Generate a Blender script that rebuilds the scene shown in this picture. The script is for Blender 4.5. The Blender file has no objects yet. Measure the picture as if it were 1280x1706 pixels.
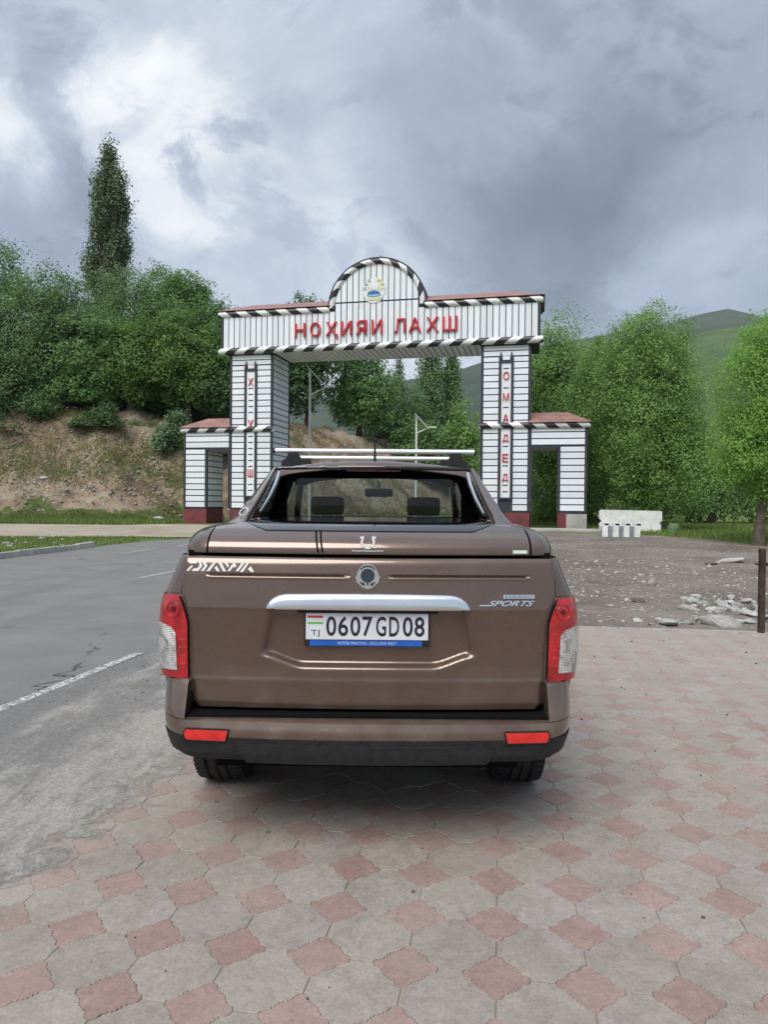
import bpy, bmesh, math, random
import numpy as np
from mathutils import Vector, Matrix

# ------------------------------------------------------------------ scene, camera, sky, sun
S = bpy.context.scene
C = S.collection
S.render.engine = 'CYCLES'
S.cycles.use_denoising = True
S.cycles.max_bounces = 8
S.cycles.transparent_max_bounces = 12
S.view_settings.view_transform = 'Standard'
S.view_settings.look = 'None'
S.view_settings.exposure = 1.15
S.view_settings.gamma = 1.0
S.view_settings.use_curve_mapping = False
R = math.radians
PI = math.pi

cam_d = bpy.data.cameras.new('camera')
cam = bpy.data.objects.new('camera', cam_d)
C.objects.link(cam)
cam_d.sensor_fit = 'VERTICAL'
cam_d.sensor_height = 36.0
cam_d.lens = 36.0 * 1180 / 1706
cam_d.clip_start = 0.05
cam_d.clip_end = 12000
cam.matrix_world = (Matrix.Translation((0, 0, 1.5)) @ Matrix.Rotation(R(90) - math.atan(15 / 1180), 4, 'X')
                    @ Matrix.Rotation(0.009, 4, 'Z'))
S.camera = cam

HAZE_DENSITY = 0.00009
SUN_EL, SUN_AZ = R(49), R(206)      # azimuth clockwise from +Y: behind the camera, to the left
sun_d = bpy.data.lights.new('sun', 'SUN')
sun_d.energy = 1.5
sun_d.angle = R(38)
sun_d.color = (1.0, 0.96, 0.9)
sun = bpy.data.objects.new('sun', sun_d)
C.objects.link(sun)
sdir = Vector((math.sin(SUN_AZ) * math.cos(SUN_EL), math.cos(SUN_AZ) * math.cos(SUN_EL), math.sin(SUN_EL)))
sun.rotation_euler = sdir.to_track_quat('Z', 'Y').to_euler()

world = bpy.data.worlds.new('World')
S.world = world
world.use_nodes = True


class NT:
    """small helper for building node trees"""
    def __init__(self, tree):
        self.t = tree; self.n = tree.nodes; self.l = tree.links
    def new(self, typ, **kw):
        nd = self.n.new(typ)
        for k, v in kw.items(): setattr(nd, k, v)
        return nd
    def set(self, sock, v):
        if v is None: return
        if isinstance(v, bpy.types.NodeSocket): self.l.new(v, sock)
        else:
            try: sock.default_value = v
            except Exception: sock.default_value = tuple(v) + (1.0,)
    def math(self, op, a, b=None, c=None, clamp=False):
        nd = self.new('ShaderNodeMath', operation=op, use_clamp=clamp)
        self.set(nd.inputs[0], a); self.set(nd.inputs[1], b); self.set(nd.inputs[2], c)
        return nd.outputs[0]
    def vec(self, op, a, b=None, scale=None):
        nd = self.new('ShaderNodeVectorMath', operation=op)
        self.set(nd.inputs[0], a); self.set(nd.inputs[1], b)
        if scale is not None: self.set(nd.inputs['Scale'], scale)
        return nd.outputs['Value'] if op in ('DOT_PRODUCT', 'LENGTH') else nd.outputs[0]
    def noise(self, vec, scale, detail=4, rough=0.55, dist=0.0, color=False):
        nd = self.new('ShaderNodeTexNoise')
        self.set(nd.inputs['Vector'], vec); self.set(nd.inputs['Scale'], scale)
        self.set(nd.inputs['Detail'], detail); self.set(nd.inputs['Roughness'], rough); self.set(nd.inputs['Distortion'], dist)
        return nd.outputs['Color'] if color else nd.outputs['Fac']
    def voronoi(self, vec, scale, feature='F1', out='Distance', rnd=1.0):
        nd = self.new('ShaderNodeTexVoronoi', feature=feature)
        self.set(nd.inputs['Vector'], vec); self.set(nd.inputs['Scale'], scale)
        self.set(nd.inputs['Randomness'], rnd)
        return nd.outputs[out]
    def ramp(self, fac, stops, interp='LINEAR'):
        nd = self.new('ShaderNodeValToRGB'); cr = nd.color_ramp; cr.interpolation = interp
        while len(cr.elements) < len(stops): cr.elements.new(0.5)
        for e, (p, c) in zip(cr.elements, stops):
            e.position = p
            e.color = (c, c, c, 1) if isinstance(c, (int, float)) else tuple(c) + (1,)
        self.set(nd.inputs[0], fac)
        return nd.outputs[0]
    def mix(self, fac, a, b, blend='MIX'):
        nd = self.new('ShaderNodeMix', data_type='RGBA', blend_type=blend)
        self.set(nd.inputs[0], fac); self.set(nd.inputs[6], a); self.set(nd.inputs[7], b)
        return nd.outputs[2]
    def smooth(self, v, lo, hi, a=0.0, b=1.0):
        nd = self.new('ShaderNodeMapRange', interpolation_type='SMOOTHSTEP')
        self.set(nd.inputs[0], v); self.set(nd.inputs[1], lo); self.set(nd.inputs[2], hi)
        self.set(nd.inputs[3], a); self.set(nd.inputs[4], b)
        return nd.outputs[0]


def build_sky():
    N = NT(world.node_tree); N.n.clear()
    out = N.new('ShaderNodeOutputWorld')
    nish = N.new('ShaderNodeTexSky', sky_type='NISHITA')
    nish.sun_disc = False; nish.sun_elevation = SUN_EL; nish.sun_rotation = SUN_AZ
    nish.altitude = 1800; nish.dust_density = 2.0
    bg1 = N.new('ShaderNodeBackground'); N.set(bg1.inputs[0], nish.outputs[0]); bg1.inputs[1].default_value = 0.10
    d = N.new('ShaderNodeTexCoord').outputs['Generated']
    sep = N.new('ShaderNodeSeparateXYZ'); N.set(sep.inputs[0], d)
    el = N.math('MAXIMUM', sep.outputs[2], 0.0)
    # warp the direction so the cloud banks get ragged edges
    def warp(scale, amount, vec, detail=6, rough=0.6):
        c = N.noise(vec, scale, detail, rough, 0, True)
        c = N.vec('SUBTRACT', c, (0.5, 0.5, 0.5))
        return N.vec('ADD', vec, N.vec('SCALE', c, scale=amount))
    dw = warp(2.3, 0.30, d, 2)
    dw = N.vec('NORMALIZE', warp(7.0, 0.19, dw, 7, 0.72))
    dsoft = N.vec('NORMALIZE', warp(1.6, 0.35, d, 2))
    def lobe(px, py, radius_px, amp, soft=False):
        v = Vector(((px - 640) / 1180, 1.0, (838 - py) / 1180)).normalized()
        k = 2.0 / (radius_px / 1300) ** 2 * 0.7
        dot = N.vec('DOT_PRODUCT', dsoft if soft else dw, tuple(v))
        e = N.math('EXPONENT', N.math('MULTIPLY', N.math('SUBTRACT', dot, 1.0), k))
        return N.math('MULTIPLY', e, amp)
    mapn = N.new('ShaderNodeMapping'); mapn.inputs['Scale'].default_value = (1.0, 1.0, 1.9)
    N.set(mapn.inputs[0], dsoft)
    n1 = N.noise(mapn.outputs[0], 2.6, 4, 0.55, 0.3)
    n2 = N.noise(mapn.outputs[0], 9.0, 7, 0.66, 0.0)
    V = N.math('ADD', N.math('MULTIPLY', N.math('SUBTRACT', n1, 0.5), 0.40), 0.515)
    V = N.math('ADD', V, N.math('MULTIPLY', N.math('SUBTRACT', n2, 0.5), 0.30))
    n3 = N.noise(mapn.outputs[0], 4.2, 9, 0.64, 0.15)
    puff = N.smooth(n3, 0.495, 0.565)
    V = N.math('SUBTRACT', V, N.math('MULTIPLY', puff, 0.11))
    LOBES = SKY_LOBES
    for (px, py, rad, amp, soft) in LOBES:
        V = N.math('ADD', V, lobe(px, py, rad, amp, soft))
    col = N.ramp(V, [(0.0, (0.15, 0.18, 0.23)), (0.24, (0.24, 0.28, 0.335)), (0.44, (0.36, 0.415, 0.505)),
                     (0.62, (0.52, 0.58, 0.665)), (0.82, (0.80, 0.83, 0.855)), (1.0, (0.98, 0.98, 0.97))])
    # an overcast sky grows brighter towards the zenith
    zen = N.smooth(el, 0.5, 1.0, 1.0, 2.0)
    col = N.vec('SCALE', col, scale=zen)
    bg2 = N.new('ShaderNodeBackground'); N.set(bg2.inputs[0], col); bg2.inputs[1].default_value = 0.52
    mx = N.new('ShaderNodeMixShader'); mx.inputs[0].default_value = 0.93
    N.l.new(bg1.outputs[0], mx.inputs[1]); N.l.new(bg2.outputs[0], mx.inputs[2])
    N.l.new(mx.outputs[0], out.inputs[0])


# cloud banks by direction: (px, py, radius, brighter + / darker -, soft edge)
SKY_LOBES = [
    (60, 40, 240, 0.16, False), (30, 215, 80, 0.46, False), (245, 150, 75, 0.46, False), (320, 290, 85, 0.50, False), (545, 330, 190, 0.12, True),
    (125, 130, 105, -0.42, False), (70, 340, 140, -0.18, False), (290, 215, 40, -0.46, False), (355, 298, 32, -0.52, False),
    (230, 350, 65, -0.36, False), (455, 270, 40, -0.16, False), (430, 395, 90, -0.20, False), (480, 130, 260, 0.03, True),
    (820, 330, 140, -0.22, False), (985, 400, 200, -0.32, False), (1150, 200, 330, -0.07, True), (880, 190, 70, 0.18, False), (770, 290, 60, 0.14, False),
    (1180, 430, 110, 0.26, False), (330, 440, 120, 0.10, True), (690, 640, 200, 0.35, True),
]
build_sky()
world.cycles.sampling_method = 'MANUAL'
world.cycles.sample_map_resolution = 256

# ------------------------------------------------------------------ helpers
def link(o, parent=None):
    C.objects.link(o)
    if parent is not None: o.parent = parent
    return o

def tag(o, label=None, cat=None, group=None, kind=None):
    if label: o['label'] = label
    if cat: o['category'] = cat
    if group: o['group'] = group
    if kind: o['kind'] = kind
    return o

def empty(name, loc=(0, 0, 0), rz=0.0, parent=None):
    o = bpy.data.objects.new(name, None); link(o, parent)
    o.empty_display_size = 0.2
    o.location = loc; o.rotation_euler = (0, 0, rz)
    return o

class MB:
    """collects geometry for ONE mesh"""
    def __init__(self): self.v = []; self.f = []; self.m = []
    def add(self, vs, fs, mi=0):
        o = len(self.v); self.v.extend([tuple(p) for p in vs])
        self.f.extend([tuple(i + o for i in f) for f in fs]); self.m.extend([mi] * len(fs)); return self
    def box(self, x0, x1, y0, y1, z0, z1, mi=0):
        vs = [(x0, y0, z0), (x1, y0, z0), (x1, y1, z0), (x0, y1, z0), (x0, y0, z1), (x1, y0, z1), (x1, y1, z1), (x0, y1, z1)]
        return self.add(vs, [(0, 3, 2, 1), (4, 5, 6, 7), (0, 1, 5, 4), (1, 2, 6, 5), (2, 3, 7, 6), (3, 0, 4, 7)], mi)
    def rbox(self, x0, x1, y0, y1, z0, z1, r=0.01, mi=0):
        """box with chamfered edges"""
        bm = bmesh.new(); bmesh.ops.create_cube(bm, size=1)
        for v in bm.verts:
            v.co = Vector(((x0 + x1) / 2 + v.co.x * (x1 - x0), (y0 + y1) / 2 + v.co.y * (y1 - y0), (z0 + z1) / 2 + v.co.z * (z1 - z0)))
        bmesh.ops.bevel(bm, geom=bm.edges[:], offset=r, segments=2, profile=0.6, affect='EDGES')
        bm.verts.index_update()
        self.add([v.co[:] for v in bm.verts], [[v.index for v in f.verts] for f in bm.faces], mi); bm.free(); return self
    def tube(self, pts, rad, seg=8, mi=0, caps=True):
        pts = [Vector(p) for p in pts]; n = len(pts)
        if not hasattr(rad, '__len__'): rad = [rad] * n
        vs = []; ref = None
        for i, p in enumerate(pts):
            t = (pts[min(i + 1, n - 1)] - pts[max(i - 1, 0)])
            if t.length < 1e-9: t = Vector((0, 0, 1))
            t.normalize()
            if ref is None: ref = Vector((1, 0, 0)) if abs(t.x) < 0.9 else Vector((0, 1, 0))
            a = (ref - t * ref.dot(t)).normalized(); b = t.cross(a); ref = a
            for k in range(seg):
                an = 2 * PI * k / seg
                vs.append(p + (a * math.cos(an) + b * math.sin(an)) * rad[i])
        fs = []
        for i in range(n - 1):
            for k in range(seg):
                fs.append((i * seg + k, i * seg + (k + 1) % seg, (i + 1) * seg + (k + 1) % seg, (i + 1) * seg + k))
        if caps:
            fs.append(tuple(range(seg - 1, -1, -1))); fs.append(tuple((n - 1) * seg + k for k in range(seg)))
        return self.add(vs, fs, mi)
    def grid(self, P, mi=0, close_u=False):
        """P: list of rows of points"""
        nr = len(P); nc = len(P[0]); vs = [p for row in P for p in row]; fs = []
        for i in range(nr - 1):
            for j in range(nc if close_u else nc - 1):
                fs.append((i * nc + j, i * nc + (j + 1) % nc, (i + 1) * nc + (j + 1) % nc, (i + 1) * nc + j))
        return self.add(vs, fs, mi)
    def loft(self, rings, mi=0, cap0=True, cap1=True):
        n = len(rings[0]); o = len(self.v)
        self.grid(rings, mi, True)
        if cap0: self.f.append(tuple(o + k for k in range(n - 1, -1, -1))); self.m.append(mi)
        if cap1: self.f.append(tuple(o + (len(rings) - 1) * n + k for k in range(n))); self.m.append(mi)
        return self
    def prism_xz(self, poly, y0, y1, mi=0):
        """polygon in x,z (counter-clockwise seen from -y) extruded from y0 (front) to y1"""
        n = len(poly)
        vs = [(x, y0, z) for x, z in poly] + [(x, y1, z) for x, z in poly]
        fs = [tuple(range(n)), tuple(range(2 * n - 1, n - 1, -1))]
        fs += [(k, k + n, (k + 1) % n + n, (k + 1) % n) for k in range(n)]
        return self.add(vs, fs, mi)
    def prism_yz(self, poly, x0, x1, mi=0):
        n = len(poly)
        vs = [(x0, y, z) for y, z in poly] + [(x1, y, z) for y, z in poly]
        fs = [tuple(range(n)), tuple(range(2 * n - 1, n - 1, -1))]
        fs += [(k, k + n, (k + 1) % n + n, (k + 1) % n) for k in range(n)]
        return self.add(vs, fs, mi)
    def lathe(self, prof, cx=0, cy=0, seg=24, axis='z', mi=0):
        rows = []
        for r, h in prof:
            row = []
            for k in range(seg):
                a = 2 * PI * k / seg
                if axis == 'z': row.append((cx + r * math.cos(a), cy + r * math.sin(a), h))
                elif axis == 'x': row.append((h, cx + r * math.cos(a), cy + r * math.sin(a)))
                else: row.append((cx + r * math.cos(a), h, cy + r * math.sin(a)))
            rows.append(row)
        return self.loft(rows, mi)
    def mesh(self, name, mats, smooth=None):
        me = bpy.data.meshes.new(name)
        me.from_pydata(self.v, [], self.f)
        for mm in (mats if isinstance(mats, (list, tuple)) else [mats]): me.materials.append(mm)
        if any(self.m): me.polygons.foreach_set('material_index', self.m)
        me.update()
        bm = bmesh.new(); bm.from_mesh(me); bmesh.ops.recalc_face_normals(bm, faces=bm.faces[:]); bm.to_mesh(me); bm.free()
        if smooth is not None:
            me.shade_smooth(); me.set_sharp_from_angle(angle=R(smooth))
        return me
    def build(self, name, mats, parent=None, smooth=None, loc=None):
        o = bpy.data.objects.new(name, self.mesh(name, mats, smooth)); link(o, parent)
        if loc: o.location = loc
        return o

def np_mesh(name, verts, quads, mat, attrs=None, tri=False):
    """fast mesh from numpy arrays; attrs: {name: per-face float array}"""
    me = bpy.data.meshes.new(name)
    nf, k = quads.shape
    me.vertices.add(len(verts)); me.vertices.foreach_set('co', verts.astype(np.float32).ravel())
    me.loops.add(nf * k); me.loops.foreach_set('vertex_index', quads.astype(np.int32).ravel())
    me.polygons.add(nf); me.polygons.foreach_set('loop_start', np.arange(0, nf * k, k, dtype=np.int32))
    me.update(calc_edges=True)
    for an, arr in (attrs or {}).items():
        a = me.attributes.new(an, 'FLOAT', 'FACE'); a.data.foreach_set('value', arr.astype(np.float32))
    me.materials.append(mat)
    me.validate()
    return me

UNIT = None
def unit_mesh():
    m = MB(); m.box(-.5, .5, -.5, .5, -.5, .5); return m

BOX_CACHE = {}
def piece(name, parent, x0, x1, y0, y1, z0, z1, mat):
    """one board / slat / block: shared unit cube, scaled"""
    key = mat.name
    if key not in BOX_CACHE: BOX_CACHE[key] = unit_mesh().mesh('piece_' + key, mat)
    o = bpy.data.objects.new(name, BOX_CACHE[key]); link(o, parent)
    o.location = ((x0 + x1) / 2, (y0 + y1) / 2, (z0 + z1) / 2)
    o.scale = (abs(x1 - x0), abs(y1 - y0), abs(z1 - z0))
    return o

def text_mesh(body, w, h, depth, mat, shear=0.0, name='text', offset=0.0):
    """lettering standing in x,z, facing -y, fitted to w x h, centred"""
    cu = bpy.data.curves.new('t', 'FONT'); cu.body = body; cu.extrude = 0.5; cu.shear = shear; cu.offset = offset
    cu.resolution_u = 4
    o = bpy.data.objects.new('t', cu); C.objects.link(o)
    dg = bpy.context.evaluated_depsgraph_get()
    me = bpy.data.meshes.new_from_object(o.evaluated_get(dg)); me.name = name
    bpy.data.objects.remove(o); bpy.data.curves.remove(cu)
    n = len(me.vertices); co = np.empty(n * 3, np.float32); me.vertices.foreach_get('co', co); co = co.reshape(-1, 3)
    lo = co.min(0); hi = co.max(0)
    sx = w / (hi[0] - lo[0]); sz = h / (hi[1] - lo[1])
    new = np.empty_like(co)
    new[:, 0] = (co[:, 0] - (lo[0] + hi[0]) / 2) * sx
    new[:, 2] = (co[:, 1] - (lo[1] + hi[1]) / 2) * sz
    new[:, 1] = -(co[:, 2] / 0.5) * depth / 2 - depth / 2
    me.vertices.foreach_set('co', new.ravel())
    me.materials.clear(); me.materials.append(mat); me.update()
    return me

# ------------------------------------------------------------------ materials
MAT = {}
def base_mat(name):
    m = bpy.data.materials.new(name); m.use_nodes = True
    N = NT(m.node_tree); N.n.clear()
    out = N.new('ShaderNodeOutputMaterial'); b = N.new('ShaderNodeBsdfPrincipled')
    N.l.new(b.outputs[0], out.inputs[0]); MAT[name] = m
    N.pos = N.new('ShaderNodeNewGeometry').outputs['Position']
    N.b = b; N.out = out
    return m, N, b

def bump(N, h, strength=0.3, dist=0.02):
    bn = N.new('ShaderNodeBump'); bn.inputs['Strength'].default_value = strength; bn.inputs['Distance'].default_value = dist
    N.set(bn.inputs['Height'], h); N.l.new(bn.outputs[0], N.b.inputs['Normal'])

def pm(name, c, rough=0.5, metal=0.0, var=0.12, scale=8.0, bmp=0.0, bscale=60.0, coat=0.0, obj_rand=0.0, spec=None):
    """principled material with mottled colour, optional fine relief and per-object variation"""
    m, N, b = base_mat(name)
    n = N.noise(N.pos, scale, 5, 0.6)
    lo = tuple(max(0, x * (1 - var)) for x in c); hi = tuple(min(1, x * (1 + var)) for x in c)
    col = N.mix(N.smooth(n, 0.3, 0.7), lo, hi)
    if obj_rand:
        oi = N.new('ShaderNodeObjectInfo').outputs['Random']
        col = N.vec('SCALE', col, scale=N.math('ADD', N.math('MULTIPLY', oi, obj_rand), 1 - obj_rand / 2))
    N.set(b.inputs['Base Color'], col)
    b.inputs['Metallic'].default_value = metal
    N.set(b.inputs['Roughness'], N.math('ADD', N.math('MULTIPLY', n, 0.12), max(0.0, rough - 0.06)))
    if coat: b.inputs['Coat Weight'].default_value = coat; b.inputs['Coat Roughness'].default_value = 0.04
    if spec is not None: b.inputs['Specular IOR Level'].default_value = spec
    if bmp: bump(N, N.noise(N.pos, bscale, 4, 0.6), bmp, 0.01)
    return m

def ground_mat(name, stops, scale, speck=None, rough=0.95, bmp=0.5, bscale=40, bdist=0.02, big=0.6):
    m, N, b = base_mat(name)
    n1 = N.noise(N.pos, scale, 9, 0.62, 0.2)
    n2 = N.noise(N.pos, scale * 0.13, 5, 0.55, 0.4)
    f = N.math('ADD', N.math('MULTIPLY', n1, 1 - big), N.math('MULTIPLY', n2, big))
    f = N.smooth(f, 0.33, 0.67)
    col = N.ramp(f, stops)
    h = N.noise(N.pos, bscale, 8, 0.7)
    if speck:
        sc, thr, c2 = speck
        vr = N.voronoi(N.pos, sc)
        vc = N.voronoi(N.pos, sc, out='Color')
        s1 = N.new('ShaderNodeSeparateColor'); N.set(s1.inputs[0], vc)
        on = N.math('MULTIPLY', N.smooth(vr, 0.42, 0.30), N.math('GREATER_THAN', s1.outputs[0], thr))
        shade = N.math('ADD', N.math('MULTIPLY', s1.outputs[1], 0.8), 0.55)
        col = N.mix(on, col, N.vec('SCALE', c2, scale=shade))
        h = N.math('ADD', h, N.math('MULTIPLY', on, 0.6))
    N.set(b.inputs['Base Color'], col); b.inputs['Roughness'].default_value = rough
    b.inputs['Specular IOR Level'].default_value = 0.2
    bump(N, h, bmp, bdist)
    return m

def leaf_mat(name, dark, light, trans=0.35):
    m, N, b = base_mat(name)
    at = N.new('ShaderNodeAttribute'); at.attribute_name = 'shade'
    col = N.mix(at.outputs['Fac'], dark, light)
    N.set(b.inputs['Base Color'], col); b.inputs['Roughness'].default_value = 0.55
    b.inputs['Specular IOR Level'].default_value = 0.25
    tr = N.new('ShaderNodeBsdfTranslucent'); N.set(tr.inputs[0], N.mix(0.5, col, light))
    mx = N.new('ShaderNodeMixShader'); mx.inputs[0].default_value = trans
    N.l.new(b.outputs[0], mx.inputs[1]); N.l.new(tr.outputs[0], mx.inputs[2]); N.l.new(mx.outputs[0], N.out.inputs[0])
    return m

def glass_mat(name, tint, dens, rough=0.0):
    """thin tinted pane: see-through plus mirror reflection"""
    m, N, b = base_mat(name)
    tr = N.new('ShaderNodeBsdfTransparent'); tr.inputs[0].default_value = tuple(tint) + (1,)
    gl = N.new('ShaderNodeBsdfGlossy'); gl.inputs['Roughness'].default_value = rough
    gl.inputs['Color'].default_value = (dens, dens, dens, 1)
    lw = N.new('ShaderNodeLayerWeight'); lw.inputs[0].default_value = 0.5
    fr = N.math('ADD', N.math('MULTIPLY', N.math('POWER', lw.outputs['Facing'], 5.0), 0.9), 0.04)
    mx = N.new('ShaderNodeMixShader'); N.l.new(fr, mx.inputs[0])
    N.l.new(tr.outputs[0], mx.inputs[1]); N.l.new(gl.outputs[0], mx.inputs[2]); N.l.new(mx.outputs[0], N.out.inputs[0])
    return m

# ------------------------------------------------------------------ surface materials
def make_ground_materials():
    ground_mat('grass_ground', [(0.0, (0.075, 0.115, 0.03)), (0.5, (0.12, 0.17, 0.045)), (1.0, (0.2, 0.21, 0.085))], 3.0, bmp=0.8, bscale=9, bdist=0.08)
    ground_mat('gravel_dirt', [(0.0, (0.135, 0.108, 0.09)), (0.5, (0.19, 0.158, 0.135)), (1.0, (0.26, 0.222, 0.19))], 2.6,
               speck=(9.0, 0.72, (0.36, 0.345, 0.32)), bmp=0.9, bscale=26, bdist=0.03, big=0.65)
    ground_mat('sandy_track', [(0.0, (0.27, 0.225, 0.17)), (0.5, (0.36, 0.31, 0.245)), (1.0, (0.44, 0.39, 0.32))], 1.2, bmp=0.5, bscale=14)
    ground_mat('concrete', [(0.0, (0.3, 0.285, 0.26)), (0.5, (0.4, 0.385, 0.355)), (1.0, (0.5, 0.48, 0.45))], 5.0, bmp=0.3, bscale=60, rough=0.85)
    ground_mat('bank_earth', [(0.0, (0.16, 0.115, 0.075)), (0.35, (0.27, 0.2, 0.135)), (0.6, (0.35, 0.275, 0.19)), (1.0, (0.42, 0.36, 0.28))], 1.4,
               speck=(2.6, 0.6, (0.36, 0.33, 0.29)), bmp=1.0, bscale=5, bdist=0.25, big=0.5)
    # the grass creeping over the bank in patches
    m = MAT['bank_earth']; N = NT(m.node_tree)
    b = [n for n in N.n if n.type == 'BSDF_PRINCIPLED'][0]
    pos = [n for n in N.n if n.type == 'NEW_GEOMETRY'][0].outputs['Position']
    old = b.inputs['Base Color'].links[0].from_socket
    g = N.noise(pos, 0.33, 7, 0.62, 0.6)
    gcol = N.ramp(N.noise(pos, 3.0, 6, 0.6), [(0.3, (0.05, 0.085, 0.022)), (0.7, (0.15, 0.17, 0.06))])
    sp = N.new('ShaderNodeSeparateXYZ'); N.set(sp.inputs[0], pos)
    high = N.smooth(sp.outputs[2], 6.5, 9.5, 0.0, 0.10)
    low = N.smooth(sp.outputs[2], 1.2, 0.3, 0.0, 0.25)
    N.l.new(N.mix(N.smooth(N.math('ADD', g, N.math('ADD', high, low)), 0.56, 0.64), old, gcol), b.inputs['Base Color'])
    # asphalt: worn, with pale dust drifting in from the near side
    m, N, b = base_mat('asphalt')
    n1 = N.noise(N.pos, 1.1, 7, 0.6, 0.3); n2 = N.noise(N.pos, 55, 5, 0.8)
    col = N.ramp(N.math('ADD', N.math('MULTIPLY', n1, 0.5), N.math('MULTIPLY', n2, 0.5)),
                 [(0.3, (0.150, 0.146, 0.139)), (0.5, (0.188, 0.183, 0.174)), (0.72, (0.245, 0.237, 0.224))])
    mp = N.new('ShaderNodeMapping'); mp.inputs['Rotation'].default_value = (0, 0, R(12)); mp.inputs['Scale'].default_value = (1.5, 0.06, 1)
    N.set(mp.inputs[0], N.pos)
    col = N.mix(N.smooth(N.noise(mp.outputs[0], 1.0, 4, 0.5), 0.45, 0.75, 0, 0.35), col, (0.12, 0.122, 0.122))
    ck = N.voronoi(N.vec('ADD', N.pos, N.vec('SCALE', N.noise(N.pos, 1.5, 4, 0.6, 0, True), scale=0.8)), 0.28, 'DISTANCE_TO_EDGE')
    crack = N.math('MULTIPLY', N.smooth(ck, 0.006, 0.001), N.smooth(N.noise(N.pos, 0.4, 3), 0.52, 0.6))
    col = N.mix(crack, col, (0.05, 0.05, 0.05))
    N.set(b.inputs['Base Color'], col); b.inputs['Roughness'].default_value = 0.85
    b.inputs['Specular IOR Level'].default_value = 0.3
    bump(N, N.math('ADD', N.noise(N.pos, 130, 4, 0.7), N.math('MULTIPLY', crack, -2)), 0.5, 0.006)
    # the dusty, half-buried apron between road and paving
    m, N, b = base_mat('dusty_apron')
    mp = N.new('ShaderNodeMapping'); mp.inputs['Rotation'].default_value = (0, 0, R(12)); mp.inputs['Scale'].default_value = (1.0, 0.35, 1)
    N.set(mp.inputs[0], N.pos)
    n1 = N.noise(mp.outputs[0], 3.4, 9, 0.72, 0.5)
    sp = N.new('ShaderNodeSeparateXYZ'); N.set(sp.inputs[0], N.pos)
    # distance across the apron from the road edge line
    across = N.math('SUBTRACT', N.math('SUBTRACT', sp.outputs[0], N.math('MULTIPLY', sp.outputs[1], 0.2)), -3.75)
    dust = N.math('ADD', N.math('MULTIPLY', across, 0.34), N.math('MULTIPLY', N.math('SUBTRACT', n1, 0.5), 2.2))
    col = N.ramp(dust, [(0.05, (0.19, 0.184, 0.175)), (0.3, (0.235, 0.225, 0.21)), (0.45, (0.31, 0.292, 0.266)), (0.75, (0.37, 0.345, 0.31))])
    col = N.vec('SCALE', col, scale=N.smooth(N.noise(N.pos, 42, 6, 0.8), 0.3, 0.7, 0.74, 1.2))
    grit = N.voronoi(N.pos, 30.0)
    gr = N.math('MULTIPLY', N.smooth(grit, 0.22, 0.12), N.smooth(N.noise(N.pos, 2.4, 5, 0.7), 0.5, 0.66))
    col = N.mix(gr, col, (0.13, 0.12, 0.11))
    N.set(b.inputs['Base Color'], col); b.inputs['Roughness'].default_value = 0.95; b.inputs['Specular IOR Level'].default_value = 0.15
    bump(N, N.math('ADD', n1, N.noise(N.pos, 45, 6, 0.7)), 0.6, 0.012)
    inside = N.math('ADD', N.math('SUBTRACT', sp.outputs[0], N.math('MULTIPLY', sp.outputs[1], 0.235)), 2.36)
    cover = N.math('SUBTRACT', 0.30, inside)
    cover = N.math('ADD', N.math('MULTIPLY', cover, 1.6), N.math('MULTIPLY', N.math('SUBTRACT', N.noise(N.pos, 5.0, 9, 0.72, 0.6), 0.5), 2.2))
    alpha = N.smooth(cover, -0.15, 0.30)
    tr = N.new('ShaderNodeBsdfTransparent'); mx = N.new('ShaderNodeMixShader'); N.set(mx.inputs[0], alpha)
    N.l.new(tr.outputs[0], mx.inputs[1]); N.l.new(b.outputs[0], mx.inputs[2]); N.l.new(mx.outputs[0], N.out.inputs[0])
    pm('road_paint', (0.62, 0.62, 0.6), 0.8, var=0.25, scale=30)
    # paint worn through to the asphalt
    m = MAT['road_paint']; N = NT(m.node_tree); b = [n for n in N.n if n.type == 'BSDF_PRINCIPLED'][0]
    pos = [n for n in N.n if n.type == 'NEW_GEOMETRY'][0].outputs['Position']
    old = b.inputs['Base Color'].links[0].from_socket
    N.l.new(N.mix(N.smooth(N.noise(pos, 22, 6, 0.75), 0.43, 0.62), (0.2, 0.197, 0.19), old), b.inputs['Base Color'])
    # paving: pink and grey pavers share a film of dust
    for nm, c0, c1 in (('pink_paver', (0.245, 0.150, 0.128), (0.325, 0.212, 0.185)), ('grey_paver', (0.243, 0.208, 0.176), (0.322, 0.281, 0.242))):
        m, N, b = base_mat(nm)
        oi = N.new('ShaderNodeObjectInfo').outputs['Random']
        n1 = N.noise(N.pos, 3.1, 8, 0.62, 0.4); n2 = N.noise(N.pos, 26, 6, 0.7)
        # every paver has a tone of its own, taken from the cell it lies in
        cell = N.voronoi(N.pos, 3.0, out='Color'); sc = N.new('ShaderNodeSeparateColor'); N.set(sc.inputs[0], cell)
        f = N.math('ADD', N.math('MULTIPLY', n1, 0.78), N.math('MULTIPLY', oi, 0.22))
        col = N.mix(N.smooth(f, 0.25, 0.75), c0, c1)
        if nm == 'grey_paver':
            col = N.mix(N.smooth(N.noise(N.pos, 1.3, 6, 0.7, 0.8), 0.52, 0.72, 0, 0.40), col, (0.195, 0.186, 0.145))
            col = N.mix(N.math('MULTIPLY', N.smooth(sc.outputs[1], 0.6, 1.0), 0.4), col, (0.33, 0.30, 0.31))
        n3 = N.noise(N.pos, 14.0, 8, 0.75, 0.3); n4 = N.noise(N.pos, 70.0, 5, 0.8)
        col = N.vec('SCALE', col, scale=N.math('MULTIPLY', N.smooth(n3, 0.3, 0.7, 0.84, 1.16), N.smooth(n4, 0.3, 0.7, 0.80, 1.18)))
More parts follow.
